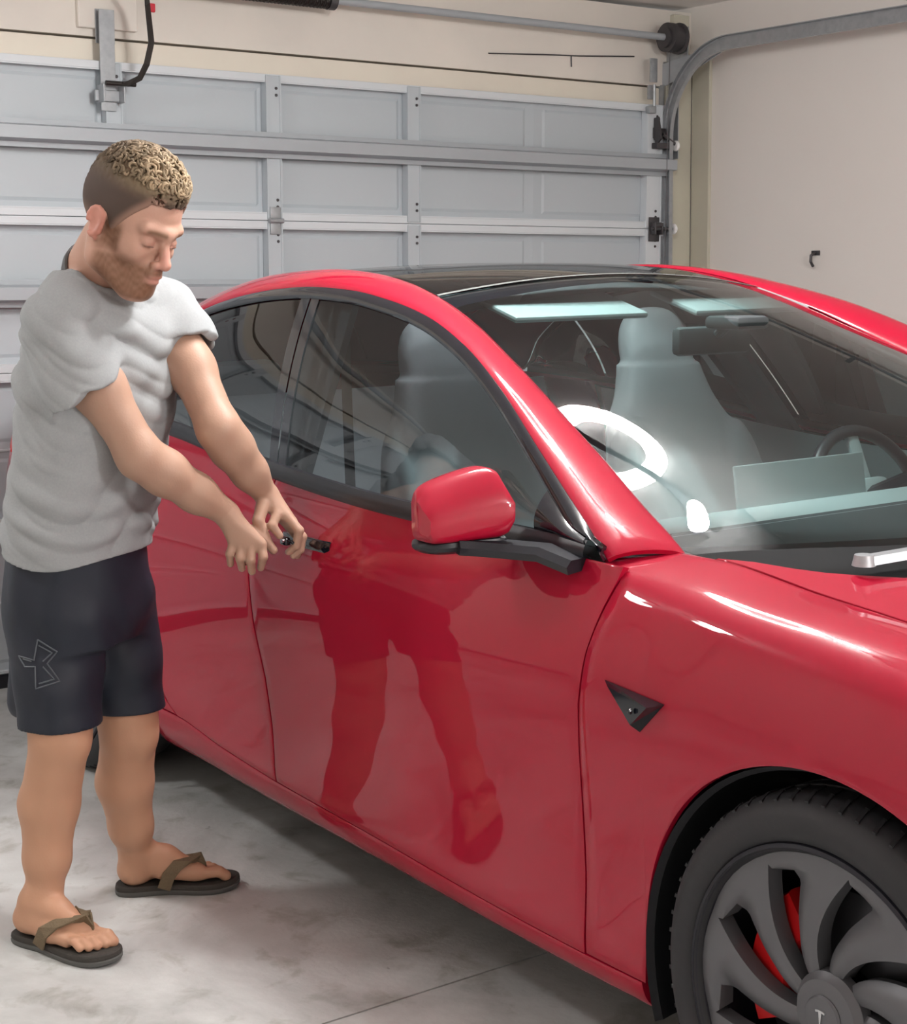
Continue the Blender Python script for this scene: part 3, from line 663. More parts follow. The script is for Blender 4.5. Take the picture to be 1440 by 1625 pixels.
# wheels ------------------------------------------------------------
def make_wheel(c, side, steer=0):
    wh = bpy.data.objects.new('wheel', None); C.objects.link(wh); wh.parent = car; wh.location = (-c, -.922*side, .336); wh.rotation_euler = (0, 0, steer if side > 0 else PI+steer)
    # local: -y outward
    prof = [(.262, .012), (.268, .002), (.280, -.003), (.298, -.004), (.314, .002), (.326, .014), (.333, .028), (.336, .045), (.3365, .075)]
    pr = [(r, h) for r, h in prof]+[(.337, .077), (.330, .079), (.330, .083), (.3375, .085), (.3375, .115), (.330, .117), (.330, .121), (.3375, .123), (.337, .155), (.330, .157), (.330, .161), (.3365, .163), (.336, .195), (.326, .222), (.30, .236), (.262, .226), (.258, .12)]
    ty = MB().lathe(pr, 120, 'y', (0, 0, 0), True).build('tyre', 'tyre', wh, True, 45)
    m = MB()                                   # shoulder blocks
    for k in range(64):
        a = 2*PI*k/64; w_ = .008
        for (r0, h0, r1, h1) in ((.3255, .012, .3345, .040), (.3350, .043, .3355, .074)):
            P = []
            for (rr, hh) in ((r0, h0), (r1, h1)):
                for da in (-w_*1.35, w_*1.35): P.append(((rr+.0035)*math.cos(a+da+(hh*.9)), hh, (rr+.0035)*math.sin(a+da+(hh*.9))))
                for da in (-w_*1.35, w_*1.35): P.append(((rr-.008)*math.cos(a+da+(hh*.9)), hh+.002, (rr-.008)*math.sin(a+da+(hh*.9))))
            m.add(P, [(0, 1, 5, 4), (0, 4, 6, 2), (1, 3, 7, 5), (0, 2, 3, 1), (4, 5, 7, 6)])
    o = m.build('tread_blocks', 'tyre', ty); o['kind'] = 'stuff'
    MB().lathe([(.266, .008), (.264, .001), (.258, -.001), (.254, .003), (.250, .014), (.246, .05), (.240, .20), (.262, .215), (.262, .22), (.236, .21), (.232, .04)], 96, 'y').build('rim_barrel', 'rimdark', wh, True)
    MB().lathe([(.262, .009), (.2605, .0015), (.2565, .000), (.2535, .004), (.250, .012), (.262, .018)], 120, 'y', (0, 0, 0), True).build('rim_lip', 'tyre', wh, True)
    # turbine face: broad panels between swept slots
    NS = 9
    PH = .10
    def blade(k):
        m = MB(); n = 26; rows = []
        for i, a in enumerate(lin(0, 1, n)):
            r = .060+a*(.2495-.060); pitch = 2*PI/NS
            # slot edges: the slot is widest at two thirds of the radius and closes before the outer rim
            sweep = -.50*(1-a)**1.35+.12*a
            slot = np.interp(r, [.060, .085, .13, .17, .205, .222, .2275, .2495], [.22, .22, .26, .27, .255, .22, .0, .0])*1.0
            lead = sweep+slot*1.02; trail = sweep+pitch-0.0
            dish = .016+.022*(1-a)**1.5-.012*math.sin(PI*a)*.35
            twist = .020*np.interp(r, [.06, .12, .2, .23], [.2, .8, 1, .0])
            row = []
            for q in lin(0, 1, 7):
                th = lead+(trail-lead)*q+k*pitch+PH
                h = dish-.004*math.sin(PI*q)+twist*(1-q)**3
                row.append((r*math.sin(th), h, r*math.cos(th)))
            e0 = lead+k*pitch+PH; e1 = trail+k*pitch+PH
            back = [(r*math.sin(e1), dish+.030, r*math.cos(e1)), (r*math.sin(e0+.02), dish+.034, r*math.cos(e0+.02))]
            rows.append(row+back)
        kk = 9
        V = [p for r_ in rows for p in r_]; F = [(i*kk+j, i*kk+(j+1) % kk, (i+1)*kk+(j+1) % kk, (i+1)*kk+j) for i in range(n-1) for j in range(kk)]+[tuple(range(kk)), tuple((n-1)*kk+j for j in range(kk))[::-1]]
        m.add(V, F); return m
    for k in range(NS): blade(k).build('spoke', 'rim', wh, True, 35)
    hub = MB().lathe([(0, .020), (.045, .020), (.056, .023), (.060, .028), (.066, .034), (.068, .050), (0, .05)], 48, 'y').build('hub', 'rim', wh, True)
    cap = MB().lathe([(0, .0135), (.024, .0135), (.031, .015), (.034, .0185), (.034, .024)], 40, 'y').build('centre_cap', 'rim', wh, True)
    m = MB(); tp = [(-.0095, .0115), (-.0085, .0085), (-.0028, .0098), (-.0008, -.0115), (0, -.0135), (.0008, -.0115), (.0028, .0098), (.0085, .0085), (.0095, .0115), (.004, .0130), (-.004, .0130)]
    m.prism(tp, 1, .0115, .0140); m.build('badge', 'white_badge', cap)
    MB().lathe([(.06, .085), (.178, .085), (.178, .107), (.06, .107)], 64, 'y', (0, 0, 0), True).build('brake_disc', 'disc', wh, True)
    m = MB(); n = 16; V = []
    for i, a in enumerate(lin(-.72, .66, n)):
        a2 = a+PI*.93
        for (r, h) in ((.118, .058), (.186, .058), (.190, .068), (.190, .125), (.112, .125), (.112, .066)):
            V.append((r*math.cos(a2), h, r*math.sin(a2)+0))
    m.add(V, [(i*6+j, i*6+(j+1) % 6, (i+1)*6+(j+1) % 6, (i+1)*6+j) for i in range(n-1) for j in range(6)]+[tuple(range(6)), tuple((n-1)*6+j for j in range(6))[::-1]])
    for a in (-.36, .36): m.tube([(.152*math.cos(a+PI*.93), .060, .152*math.sin(a+PI*.93)), (.152*math.cos(a+PI*.93), .050, .152*math.sin(a+PI*.93))], .019, 16)
    m.build('brake_caliper', 'redbrake', wh, True)
    return wh
make_wheel(0, 1); make_wheel(2.875, 1); make_wheel(0, -1); make_wheel(2.875, -1)

# interior ----------------------------------------------------------
def surface_nets(F, org, h):
    n = np.array(F.shape); I = F < 0
    c = np.zeros(n-1, np.uint8)
    for dx in (0, 1):
        for dy in (0, 1):
            for dz in (0, 1): c += I[dx:n[0]-1+dx, dy:n[1]-1+dy, dz:n[2]-1+dz]
    act = (c > 0) & (c < 8); idx = np.argwhere(act); del c
    ids = -np.ones(act.shape, np.int32); ids[act] = np.arange(len(idx))
    P = np.zeros((len(idx), 3), np.float32); W_ = np.zeros(len(idx), np.float32)
    corners = [(a, b, d) for a in (0, 1) for b in (0, 1) for d in (0, 1)]
    for ci in corners:
        for ax in range(3):
            if ci[ax] == 0:
                cj = list(ci); cj[ax] = 1
                va = F[idx[:, 0]+ci[0], idx[:, 1]+ci[1], idx[:, 2]+ci[2]]; vb = F[idx[:, 0]+cj[0], idx[:, 1]+cj[1], idx[:, 2]+cj[2]]
                x = (va < 0) != (vb < 0); t = np.where(x, va/(va-vb+1e-20*(va == vb)), 0); q = np.tile(np.array(ci, np.float32), (len(idx), 1)); q[:, ax] += t
                P += q*x[:, None]; W_ += x
    P = P/W_[:, None]+idx; P = P*h+np.array(org)
    quads = []
    for ax in range(3):
        o1, o2 = [a for a in range(3) if a != ax]
        sl0 = [slice(None)]*3; sl1 = [slice(None)]*3; sl0[ax] = slice(0, -1); sl1[ax] = slice(1, None)
        cr = I[tuple(sl0)] != I[tuple(sl1)]; e = np.argwhere(cr)
        ok = (e[:, o1] > 0) & (e[:, o2] > 0) & (e[:, o1] < n[o1]-1) & (e[:, o2] < n[o2]-1); e = e[ok]
        sg = I[e[:, 0], e[:, 1], e[:, 2]]
        def cell(d1, d2):
            q = e.copy(); q[:, o1] += d1; q[:, o2] += d2; return ids[q[:, 0], q[:, 1], q[:, 2]]
        Q = np.stack([cell(-1, -1), cell(0, -1), cell(0, 0), cell(-1, 0)], 1)
        flip = sg if ax != 1 else ~sg
        Q[~flip] = Q[~flip][:, ::-1]; quads.append(Q)
    return P, np.concatenate(quads)
def fast_mesh(name, P, Q, m, parent=None, label=None):
    me = bpy.data.meshes.new(name); me.vertices.add(len(P)); me.vertices.foreach_set('co', P.astype(np.float32).ravel())
    me.loops.add(len(Q)*4); me.loops.foreach_set('vertex_index', Q.astype(np.int32).ravel()); me.polygons.add(len(Q)); me.polygons.foreach_set('loop_start', np.arange(len(Q), dtype=np.int32)*4)
    me.update(calc_edges=True); me.validate()
    return link(name, me, m, parent, True, None, label)
class Field:                              # a sampled distance field, grown by smooth unions of rounded shapes
    def __init__(s, lo, hi, h):
        s.h = h; s.lo = np.array(lo, float); n = np.ceil((np.array(hi)-lo)/h).astype(int)+1
        s.F = np.full(n, .08, np.float32); s.ax = [(s.lo[i]+np.arange(n[i])*h).astype(np.float32) for i in range(3)]
    def _box(s, lo, hi, pad):
        sl = []
        for i in range(3):
            a = int(np.clip(np.floor((lo[i]-pad-s.lo[i])/s.h), 0, len(s.ax[i])-1)); b = int(np.clip(np.ceil((hi[i]+pad-s.lo[i])/s.h)+1, a+1, len(s.ax[i]))); sl.append(slice(a, b))
        X, Y, Z = np.meshgrid(s.ax[0][sl[0]], s.ax[1][sl[1]], s.ax[2][sl[2]], indexing='ij', sparse=True); return tuple(sl), X, Y, Z
    def _mix(s, sl, d, k, op):
        A = s.F[sl]
        if op == 'sub': d = -d
        if op == 'add':
            hh = np.clip(.5+.5*(A-d)/k, 0, 1); s.F[sl] = A+(d-A)*hh-k*hh*(1-hh)
        else:
            hh = np.clip(.5-.5*(A-d)/k, 0, 1); s.F[sl] = A+(d-A)*hh+k*hh*(1-hh)
    def cone(s, a, b, ra, rb, k=.01, op='add'):       # round cone
        a = np.array(a, float); b = np.array(b, float); r = max(ra, rb)+k*1.5+.01; sl, X, Y, Z = s._box(np.minimum(a, b), np.maximum(a, b), r)
        d = b-a; L2 = float(d@d)+1e-12; t = np.clip(((X-a[0])*d[0]+(Y-a[1])*d[1]+(Z-a[2])*d[2])/L2, 0, 1)
        D = np.sqrt((X-a[0]-t*d[0])**2+(Y-a[1]-t*d[1])**2+(Z-a[2]-t*d[2])**2)-(ra+(rb-ra)*t); s._mix(sl, D.astype(np.float32), k, op); return s
    def ell(s, c, r, R=None, k=.01, op='add', p=2):        # ellipsoid, R: 3x3 columns = axes
        c = np.array(c, float); r = np.array(r, float); m = float(r.max()); sl, X, Y, Z = s._box(c-m, c+m, k*1.5+.01)
        x, y, z = X-c[0], Y-c[1], Z-c[2]
        if R is None: R = np.eye(3)
        u = [(x*R[0, i]+y*R[1, i]+z*R[2, i]) for i in range(3)]
        if p == 2:
            k0 = np.sqrt((u[0]/r[0])**2+(u[1]/r[1])**2+(u[2]/r[2])**2); k1 = np.sqrt((u[0]/r[0]**2)**2+(u[1]/r[1]**2)**2+(u[2]/r[2]**2)**2)+1e-9; D = k0*(k0-1)/k1
        else: D = ((np.abs(u[0]/r[0])**p+np.abs(u[1]/r[1])**p+np.abs(u[2]/r[2])**p)**(1/p)-1)*r.min()
        s._mix(sl, D.astype(np.float32), k, op); return s
    def chain(s, pts, k=.012, op='add'):              # [(point, radius)]
        for (a, ra), (b, rb) in zip(pts[:-1], pts[1:]): s.cone(a, b, ra, rb, k, op)
        return s
    def stack(s, sl_, ex=2.4, k=.012, op='add', cap=0.0):       # elliptical slices [(z, cx, cy, a, b, angle)]
        Z0 = [q[0] for q in sl_]; A = np.array(sl_, float); m = float(max(A[:, 3].max(), A[:, 4].max()))
        lo = [A[:, 1].min()-m, A[:, 2].min()-m, Z0[0]]; hi = [A[:, 1].max()+m, A[:, 2].max()+m, Z0[-1]]
        sl, X, Y, Z = s._box(np.array(lo), np.array(hi), .03); zz = np.clip(s.ax[2][sl[2]], Z0[0], Z0[-1]); q = spl(A[:, 0], A[:, 1:], zz)
        cx, cy, a, b, an = [q[:, i].reshape(1, 1, -1).astype(np.float32) for i in range(5)]
        x, y = X-cx, Y-cy; u = x*np.cos(an)+y*np.sin(an); v = -x*np.sin(an)+y*np.cos(an)
        rho = (np.abs(u/a)**ex+np.abs(v/b)**ex)**(1/ex); D = (rho-1)*np.minimum(a, b)*.9
        D = np.maximum(D, np.maximum(Z0[0]-Z, Z-Z0[-1])); s._mix(sl, D.astype(np.float32), k, op); return s
    def noise(s, fn): X, Y, Z = np.meshgrid(*s.ax, indexing='ij', sparse=True); s.F += fn(X, Y, Z).astype(np.float32)
    def mesh(s, name, m, parent=None, label=None, off=(0, 0, 0)):
        P, Q = surface_nets(s.F, s.lo, s.h); return fast_mesh(name, P-np.array(off), Q, m, parent, label)
def Rot(ax, ang):
    return np.array(Matrix.Rotation(ang, 3, ax))
def seat(y0, s0):
    f = Field((-.95, -.34, .22), (.20, .34, 1.36), .0095)     # local x forward, z up
    rec = .30; up = np.array([-math.sin(rec), 0, math.cos(rec)]); fw = np.array([math.cos(rec), 0, math.sin(rec)]); R = np.stack([fw, [0, 1, 0], up], 1); o = np.array([-.42, 0, .50])
    f.ell(o+up*.26, (.075, .225, .36), R, .03, p=3.2); f.ell(o+up*.16+fw*.03, (.06, .245, .24), R, .03, p=3)
    for q in (-1, 1): f.ell(o+up*.24+fw*.055+np.array([0, q*.205, 0]), (.06, .045, .27), R, .04)
    f.ell(o+up*.70+fw*.012, (.052, .115, .155), R, .05, p=2.8); f.ell(o+up*.52, (.055, .16, .09), R, .05)
    f.ell((-.16, 0, .43), (.31, .245, .085), None, .03, p=3)
    for q in (-1, 1): f.ell((-.14, q*.225, .47), (.27, .045, .075), None, .03)
    o_ = f.mesh('front_seat', 'seat', car); o_.location = (-(s0-.60), -y0, 0)
    return o_
seat(-.37, 1.76); seat(.37, 1.72)
m = MB(); m.box((-2.75, -.66, .30), (-2.35, .66, .52), .05); bk = m
m.prism([(-2.52, .46), (-2.40, .50), (-2.62, 1.08), (-2.76, 1.06)], 1, -.64, .64)
m.build('rear_seat', 'seat', car, True)
for y in (-.40, .40): MB().box((-2.80, y-.13, 1.05), (-2.70, y+.13, 1.17), .035).build('rear_headrest', 'seat', car, True)
m = MB()                                                    # dashboard
m.prism([(-.30, .86), (-.62, .952), (-.80, .948), (-.86, .92), (-.86, .87), (-.80, .83), (-.74, .62), (-.40, .60)], 1, -.70, .70)
m.build('dashboard', 'dash', car, True, 25)
m = MB(); m.prism([(-.14, .86), (-.20, .925), (-.50, .942), (-.64, .9535), (-.63, .948), (-.30, .86)], 1, -.69, .69); m.build('dash_top', 'dashdark', car, True, 25)
MB().box((-.875, -.68, .885), (-.845, .68, .915), .006).build('dash_strip', 'dash', car, True)
m = MB(); m.box((-1.75, -.12, .25), (-.85, .12, .58), .04); m.build('centre_console', 'dashdark', car, True)
# centre display, seen from behind
sc = bpy.data.objects.new('centre_display', None); C.objects.link(sc); sc.parent = car; sc.location = (-.870, -.022, .908); sc.rotation_euler = (0, math.radians(-9), 0)
# local x forward
MB().box((-.004, -.200, -.115), (.004, .200, .115), .0035).build('display_back', 'screenb', sc, True)
MB().box((-.0055, -.194, -.109), (-.004, .194, .109), .0006).build('display_screen', 'screenf', sc)
m = MB(); m.box((.004, -.03, -.10), (.03, .03, -.04), .005); m.build('display_mount', 'black', sc, True)
# steering wheel
sw = bpy.data.objects.new('steering_wheel', None); C.objects.link(sw); sw.parent = car; sw.location = (-1.02, .37, .875); sw.rotation_euler = (0, math.radians(66), 0)
m = MB(); m.tube([(.178*math.cos(a), .178*math.sin(a), 0) for a in lin(0, 2*PI, 61)], .0155, 14, False); m.build('wheel_rim', 'black', sw, True)
m = MB(); m.box((-.06, -.07, -.02), (.06, .07, .02), .02); m.box((-.012, -.17, -.008), (.03, .17, .006), .005); m.box((-.17, -.02, -.008), (0, .02, .006), .005); m.build('wheel_hub', 'dash', sw, True)
MB().tube([(0, 0, .0), (0, 0, .25)], .035).build('steering_column', 'black', sw)
MB().tube([(.0, .05, .05), (.02, .16, .06), (.03, .20, .065)], .008).build('stalk', 'black', sw, True)
# mirror, visors, headliner, pillars, belts
m = MB(); m.box((-1.20, -.115, 1.235), (-1.17, .115, 1.30), .012); m.tube([(-1.165, 0, 1.28), (-1.12, 0, 1.315)], .012); im = m.build('interior_mirror', 'dashdark', car, True)
MB().box((-1.16, -.05, 1.295), (-1.05, .05, 1.325), .01).build('camera_housing', 'dashdark', car, True)
for y, nm in ((-.215, 'sun_visor'), (.34, 'sun_visor')):
    o = MB().box((-.09, -.20, -.008), (.09, .20, .008), .007).build(nm, 'dash', car, True); o.location = (-1.47, y, 1.345); o.rotation_euler = (0, math.radians(-16+32), 0)
G = top_sheet(1.50, 3.25, 1.48, 3.25, 24, 21, .97); G[..., 2] -= .035
m_ = panel('headliner', G[:3], 'headliner', None, 1, flange=False)
for side in (1, -1):
    lo = DP(lin(1.66, 1.80, 4), np.full(4, 11.))+np.array([0, -.05, .0]); hi = DV(lin(1.80, 1.98, 4))+np.array([0, -.045, -.035]); G = np.zeros((4, 12, 3))
    for j, q in enumerate(lin(0, 1, 12)): G[:, j] = lo+(hi-lo)*q
    panel('pillar_trim', G, 'headliner', None, side, depth=.02)
    a = lin(.52, 1.5, 30); Cp = CV(a)+np.array([.02, -.0, -.03]); Dp_ = DV(a+.05)+np.array([.02, -.03, -.012]); G = np.stack([Cp, (Cp+Dp_)/2+np.array([0, -.02, -.015]), Dp_], 1)
    panel('pillar_lining', G, 'headliner', None, side, flange=False)
    G = DP(lin(.55, 2.5, 20)[:, None], lin(3, 11, 8)[None, :]); G[..., 1] -= .09; panel('door_lining', G, 'dash' if side > 0 else 'dash', None, side, flange=False)
    G = np.zeros((16, 3, 3))
    for i, q in enumerate(lin(0, 1, 16)):
        P0 = np.array([1.86, .575, 1.27]); P1 = np.array([1.80, .60, .62]); G[i] = P0+(P1-P0)*q+np.array([[-.024, 0, 0], [0, .003, 0], [.024, 0, 0]])
    panel('seat_belt', G, 'black', None, side, flange=False)
m = MB(); m.box((-2.6, -.72, .20), (-.45, .72, .24)); m.build('cabin_floor', 'carpet', car)
# ------------------------------------------------------------------ the man
def nrm(v): v = np.array(v, float); return v/np.linalg.norm(v)
def vcol_mat(name, rough, spec=.35, sss=0, bump=None, sheen=0):
    m = mat(name, (1, 1, 1), rough, 0, spec, sss=sss, bump=bump); nt = m.node_tree; a = nt.nodes.new('ShaderNodeAttribute'); a.attribute_name = 'Col'
    nt.links.new(a.outputs['Color'], nt.nodes['Principled BSDF'].inputs['Base Color']); 
    if sheen: nt.nodes['Principled BSDF'].inputs['Sheen Weight'].default_value = sheen
    return m
def set_col(o, col):
    a = o.data.color_attributes.new('Col', 'FLOAT_COLOR', 'POINT'); c = np.ones((len(o.data.vertices), 4), np.float32); c[:, :3] = col; a.data.foreach_set('color', c.ravel())
M['skin'] = vcol_mat('skin', .5, .35, .06, (220, .05)); M['hairm'] = vcol_mat('hair', .7, .2)
M['shirt'] = mat('heather_grey_cotton', (.32, .335, .345), .95, 0, .1, noise=(220, .3, (.36, .375, .385)), bump=(240, .05))
M['collar'] = mat('shaded_grey_ribbing', (.15, .155, .16), .95, 0, .1, bump=(300, .2))  # darker than the shirt: shade around the neck is put into the rib colour
M['shorts'] = mat('navy_black_polyester', (.012, .016, .027), .55, 0, .4, bump=(30, .08))
M['emblem'] = mat('grey_print', (.085, .095, .11), .6)
M['sole'] = mat('dark_foam_sole', (.04, .035, .03), .8, bump=(120, .2)); M['rubber'] = mat('grey_outsole_rubber', (.09, .09, .085), .7)
M['strap'] = mat('olive_brown_webbing', (.15, .11, .065), .9, bump=(300, .3))
M['nail'] = mat('finger_nail', (.62, .42, .36), .35)
man = empty('person', (2.13, -3.60, 0), 'bearded man in grey t-shirt, navy shorts and flip-flops bending to the car door', 'person')
MO = np.array([2.13, -3.60, 0])
LO, HI = (1.90, -3.88, .0), (2.56, -3.15, 1.74)
R_sh, L_sh = at(98, 512, 3.30), at(262, 492, 3.53)
R_el, L_el = at(222, 724, 3.33), at(348, 682, 3.42)
R_wr, L_wr = at(358, 813, 3.46), at(421, 783, 3.53)
R_hip, L_hip = at(85, 955, 3.50), at(178, 950, 3.62)
R_kn, L_kn = at(96, 1170, 3.49), at(205, 1160, 3.68)
R_cf, L_cf = at(78, 1275, 3.54), at(198, 1240, 3.74)
R_an, L_an = at(72, 1432, 3.56), at(216, 1368, 3.83)
# head frame
Hs = 1.055; Hc = at(204, 357, 3.30); yaw, pit = math.radians(31), math.radians(24)
F0 = math.cos(yaw)*nrm([_r[0], _r[1], 0])-math.sin(yaw)*nrm([_f[0], _f[1], 0]); UP = np.array([0, 0, 1.])
Fh = math.cos(pit)*F0-math.sin(pit)*UP; Uh = math.cos(pit)*UP+math.sin(pit)*F0; Lh = np.cross(Uh, Fh)
rl = math.radians(-3); Lh, Uh = math.cos(rl)*Lh+math.sin(rl)*Uh, -math.sin(rl)*Lh+math.cos(rl)*Uh
RH = np.stack([Fh, Lh, Uh], 1)
def hp(x, y, z): return Hc+Hs*(Fh*x+Lh*y+Uh*z)
def rot_y(a): c, s = math.cos(a), math.sin(a); return np.array([[c, 0, s], [0, 1, 0], [-s, 0, c]])
def head(f):
    E_ = lambda c, r, k=.01, op='add', R=None, p=2: f.ell(hp(*c), np.array(r)*Hs, RH if R is None else RH@R, k, op, p)
    K = lambda a, b, ra, rb, k=.01, op='add': f.cone(hp(*a), hp(*b), ra*Hs, rb*Hs, k, op)
    E_((-.012, 0, .048), (.098, .077, .088)); E_((.030, 0, .040), (.060, .066, .066), .03)
    E_((.036, 0, -.022), (.050, .058, .062), .03)
    for s in (1, -1):
        K((-.012, s*.058, -.035), (.000, s*.056, -.066), .018, .017, .03); K((.0, s*.054, -.068), (.062, s*.024, -.104), .019, .019, .03)
        E_((.060, s*.040, -.024), (.026, .022, .022), .02)
    E_((.072, 0, -.104), (.022, .026, .018), .02); E_((.066, 0, -.070), (.032, .034, .036), .02); K((-.02, 0, -.08), (.05, 0, -.09), .035, .028, .03)
    K((.080, .046, .024), (.093, .008, .019), .011, .011, .014); K((.080, -.046, .024), (.093, -.008, .019), .011, .011, .014); K((.093, .01, .019), (.093, -.01, .019), .010, .010, .012)
    for s in (1, -1):
        E_((.100, s*.033, -.001), (.018, .017, .0115), .012, 'sub'); E_((.077, s*.033, -.002), (.0135, .0145, .0135), .004)
        E_((.0785, s*.033, .0005), (.0145, .0155, .0105), .003); K((.088, s*.044, -.0065), (.0925, s*.024, -.0075), .0022, .0022, .003)
    K((.090, 0, .014), (.111, 0, -.032), .0078, .0108, .012)
    E_((.112, 0, -.036), (.0115, .0115, .0100), .006)
    for s in (1, -1):
        E_((.101, s*.0125, -.040), (.0105, .0075, .0080), .005); E_((.106, s*.0075, -.0475), (.005, .0035, .004), .002, 'sub')
    E_((.094, 0, -.058), (.010, .020, .012), .01)
    E_((.0965, 0, -.0640), (.0085, .0205, .0050), .005); E_((.0945, 0, -.0760), (.0095, .0185, .0060), .005)
    K((.105, .020, -.0698), (.105, -.020, -.0698), .0018, .0018, .003, 'sub'); K((.106, .022, -.0700), (.088, .031, -.0715), .002, .002, .004, 'sub'); K((.106, -.022, -.0700), (.088, -.031, -.0715), .002, .002, .004, 'sub')
    tl = rot_y(-.22)
    for s in (1, -1):
        er = [(-.010+.0155*math.cos(t_)*(1+.18*math.sin(t_))-.006*math.sin(t_)*.6, s*(.0835+.004*math.cos(t_+2.2)), -.001+.0255*math.sin(t_)) for t_ in np.linspace(-2.0, 3.2, 13)]
        for p_, q_ in zip(er[:-1], er[1:]): K(p_, q_, .0042, .0042, .004)
        for zz in (-.018, -.009, .0, .009, .016): K((-.018, s*.0795, zz), (.003, s*.0775, zz), .0045, .0050, .006)
        K((-.006, s*.079, -.024), (-.001, s*.078, -.031), .0062, .0050, .005)
def foot(f, heel, d, m):                    # m=+1 : big toe on the left of d
    d = nrm([d[0], d[1], 0]); n = np.array([-d[1], d[0], 0])*m; b = np.array([heel[0], heel[1], 0])
    q = lambda x, y, z: b+d*x+n*y+UP*z
    f.cone(q(.030, 0, .058), q(.042, .002, .075), .031, .030, .02)
    f.chain([(q(.045, .0, .095), .034), (q(.105, .006, .080), .030), (q(.165, .010, .054), .022)], .02)
    f.chain([(q(.03, -.004, .055), .029), (q(.11, -.022, .046), .019), (q(.165, -.028, .041), .015)], .02)
    f.chain([(q(.10, .018, .060), .024), (q(.185, .024, .047), .0185)], .02)
    for (y0, y1, L_, r) in ((.026, .024, .258, .0135), (.008, .006, .252, .0095), (-.008, -.011, .243, .0090), (-.021, -.026, .232, .0085), (-.033, -.038, .217, .0080)):
        f.chain([(q(.175, y0, .044), r*1.1), (q(L_-.028, (y0+y1)/2, .047), r*.95), (q(L_-r, y1, .036), r)], .004)
fR_h, fR_t = np.array([2.115, -3.755]), np.array([2.385, -3.632]); fL_h, fL_t = np.array([2.000, -3.470]), np.array([2.128, -3.222])
dR = nrm(np.append(fR_t-fR_h, 0)); dL = nrm(np.append(fL_t-fL_h, 0))
SL = [(.820, 2.128, -3.590, .176, .142, 2.20), (.95, 2.152, -3.580, .176, .142, 2.10), (1.086, 2.176, -3.562, .176, .140, 2.0), (1.221, 2.196, -3.550, .180, .136, 1.92), (1.315, 2.210, -3.540, .172, .122, 1.87), (1.385, 2.222, -3.540, .122, .086, 1.85), (1.43, 2.228, -3.550, .075, .062, 1.85)]
def fingers(f, F_, k=.005):
    for c in F_: f.chain([(at(u, v, d), r) for (u, v, d, r) in c], k)
f = Field(LO, HI, .003)
f.stack([(z, x, y, a-.018-.022*(z < 1.0), b-.018-.020*(z < 1.0), an) for z, x, y, a, b, an in SL], 2.2, .02)
f.stack([(.68, 2.13, -3.59, .130, .105, 2.2), (.84, 2.13, -3.59, .140, .105, 2.2)], 2.2, .02)
nb, nt_ = at(150, 438, 3.40), hp(-.030, 0, -.045)
f.chain([(nb, .066), (nt_, .058)], .03); f.cone(at(150, 470, 3.40), R_sh, .05, .055, .04); f.cone(at(160, 470, 3.43), L_sh, .05, .052, .04)
for (a, b, c, r) in ((R_sh, R_el, R_wr, (.054, .049, .0435, .0445, .0375, .0280)), (L_sh, L_el, L_wr, (.050, .0475, .0425, .0430, .0355, .0265))):
    m1 = a+(b-a)*.5; m2 = b+(c-b)*.28; m3 = b+(c-b)*.65
    f.chain([(a, r[0]), (m1, r[1]), (b, r[2]), (m2, r[3]), (m3, r[4]), (c, r[5])], .028)
for (h_, kn, cf, an_) in ((R_hip, R_kn, R_cf, R_an), (L_hip, L_kn, L_cf, L_an)):
    f.chain([(h_, .074), (kn+(h_-kn)*.15, .065), (kn, .062), (cf, .063), (an_+(cf-an_)*.45, .049), (an_+UP*.03, .036), (an_-UP*.015, .036)], .02)
    f.ell(kn+np.array([.030, .012, -.01]), (.032, .032, .042), None, .02)
foot(f, fR_h, dR, 1); foot(f, fL_h, dL, -1)
# right hand: back of the hand outwards, fingers hanging down
for (u, v, r) in ((371, 860, .0125), (384, 866, .0125), (399, 868, .013), (414, 863, .0125)): f.cone(R_wr+(at(u, v, 3.465)-R_wr)*.12, at(u, v, 3.468), .0200, r, .012)
fingers(f, [[(371, 861, 3.468, .0105), (365, 879, 3.462, .0090), (366, 895, 3.478, .0075)], [(384, 867, 3.466, .0110), (381, 886, 3.458, .0095), (384, 902, 3.476, .0080)],
            [(399, 869, 3.466, .0112), (398, 890, 3.460, .0097), (400, 907, 3.480, .0082)], [(415, 864, 3.470, .0110), (418, 884, 3.466, .0095), (414, 901, 3.486, .0080)],
            [(388, 838, 3.485, .0140), (420, 856, 3.500, .0115), (434, 873, 3.505, .0095)]], .004)
# left hand: pinching at the handle
for (u, v, d, r) in ((441, 816, 3.515, .0130), (454, 818, 3.52, .0130), (463, 828, 3.535, .0125), (466, 842, 3.548, .0115)): f.cone(L_wr+(at(u, v, d)-L_wr)*.12, at(u, v, d), .0195, r, .012)
fingers(f, [[(418, 800, 3.512, .0160), (410, 826, 3.495, .0125), (424, 857, 3.502, .0095)], [(440, 816, 3.510, .0115), (432, 834, 3.497, .0098), (444, 850, 3.505, .0082)],
            [(455, 818, 3.518, .0115), (475, 842, 3.510, .0100), (470, 866, 3.520, .0088), (458, 876, 3.530, .0075)], [(463, 828, 3.533, .0112), (480, 852, 3.530, .0098), (477, 872, 3.535, .0085), (466, 882, 3.540, .0074)],
            [(466, 842, 3.546, .0105), (478, 864, 3.548, .0090), (472, 882, 3.550, .0072)]], .004)
head(f)
P, Q = surface_nets(f.F, f.lo, f.h); del f
body = fast_mesh('body', P-MO, Q, 'skin', man)
q = (P-Hc)@RH/Hs; x, y, z = q.T; ay = np.abs(y)
sm = lambda e0, e1, v: (lambda t: t*t*(3-2*t))(np.clip((v-e0)/(e1-e0), 0, 1))
base = np.array([.43, .262, .19]); col = np.tile(base, (len(P), 1))
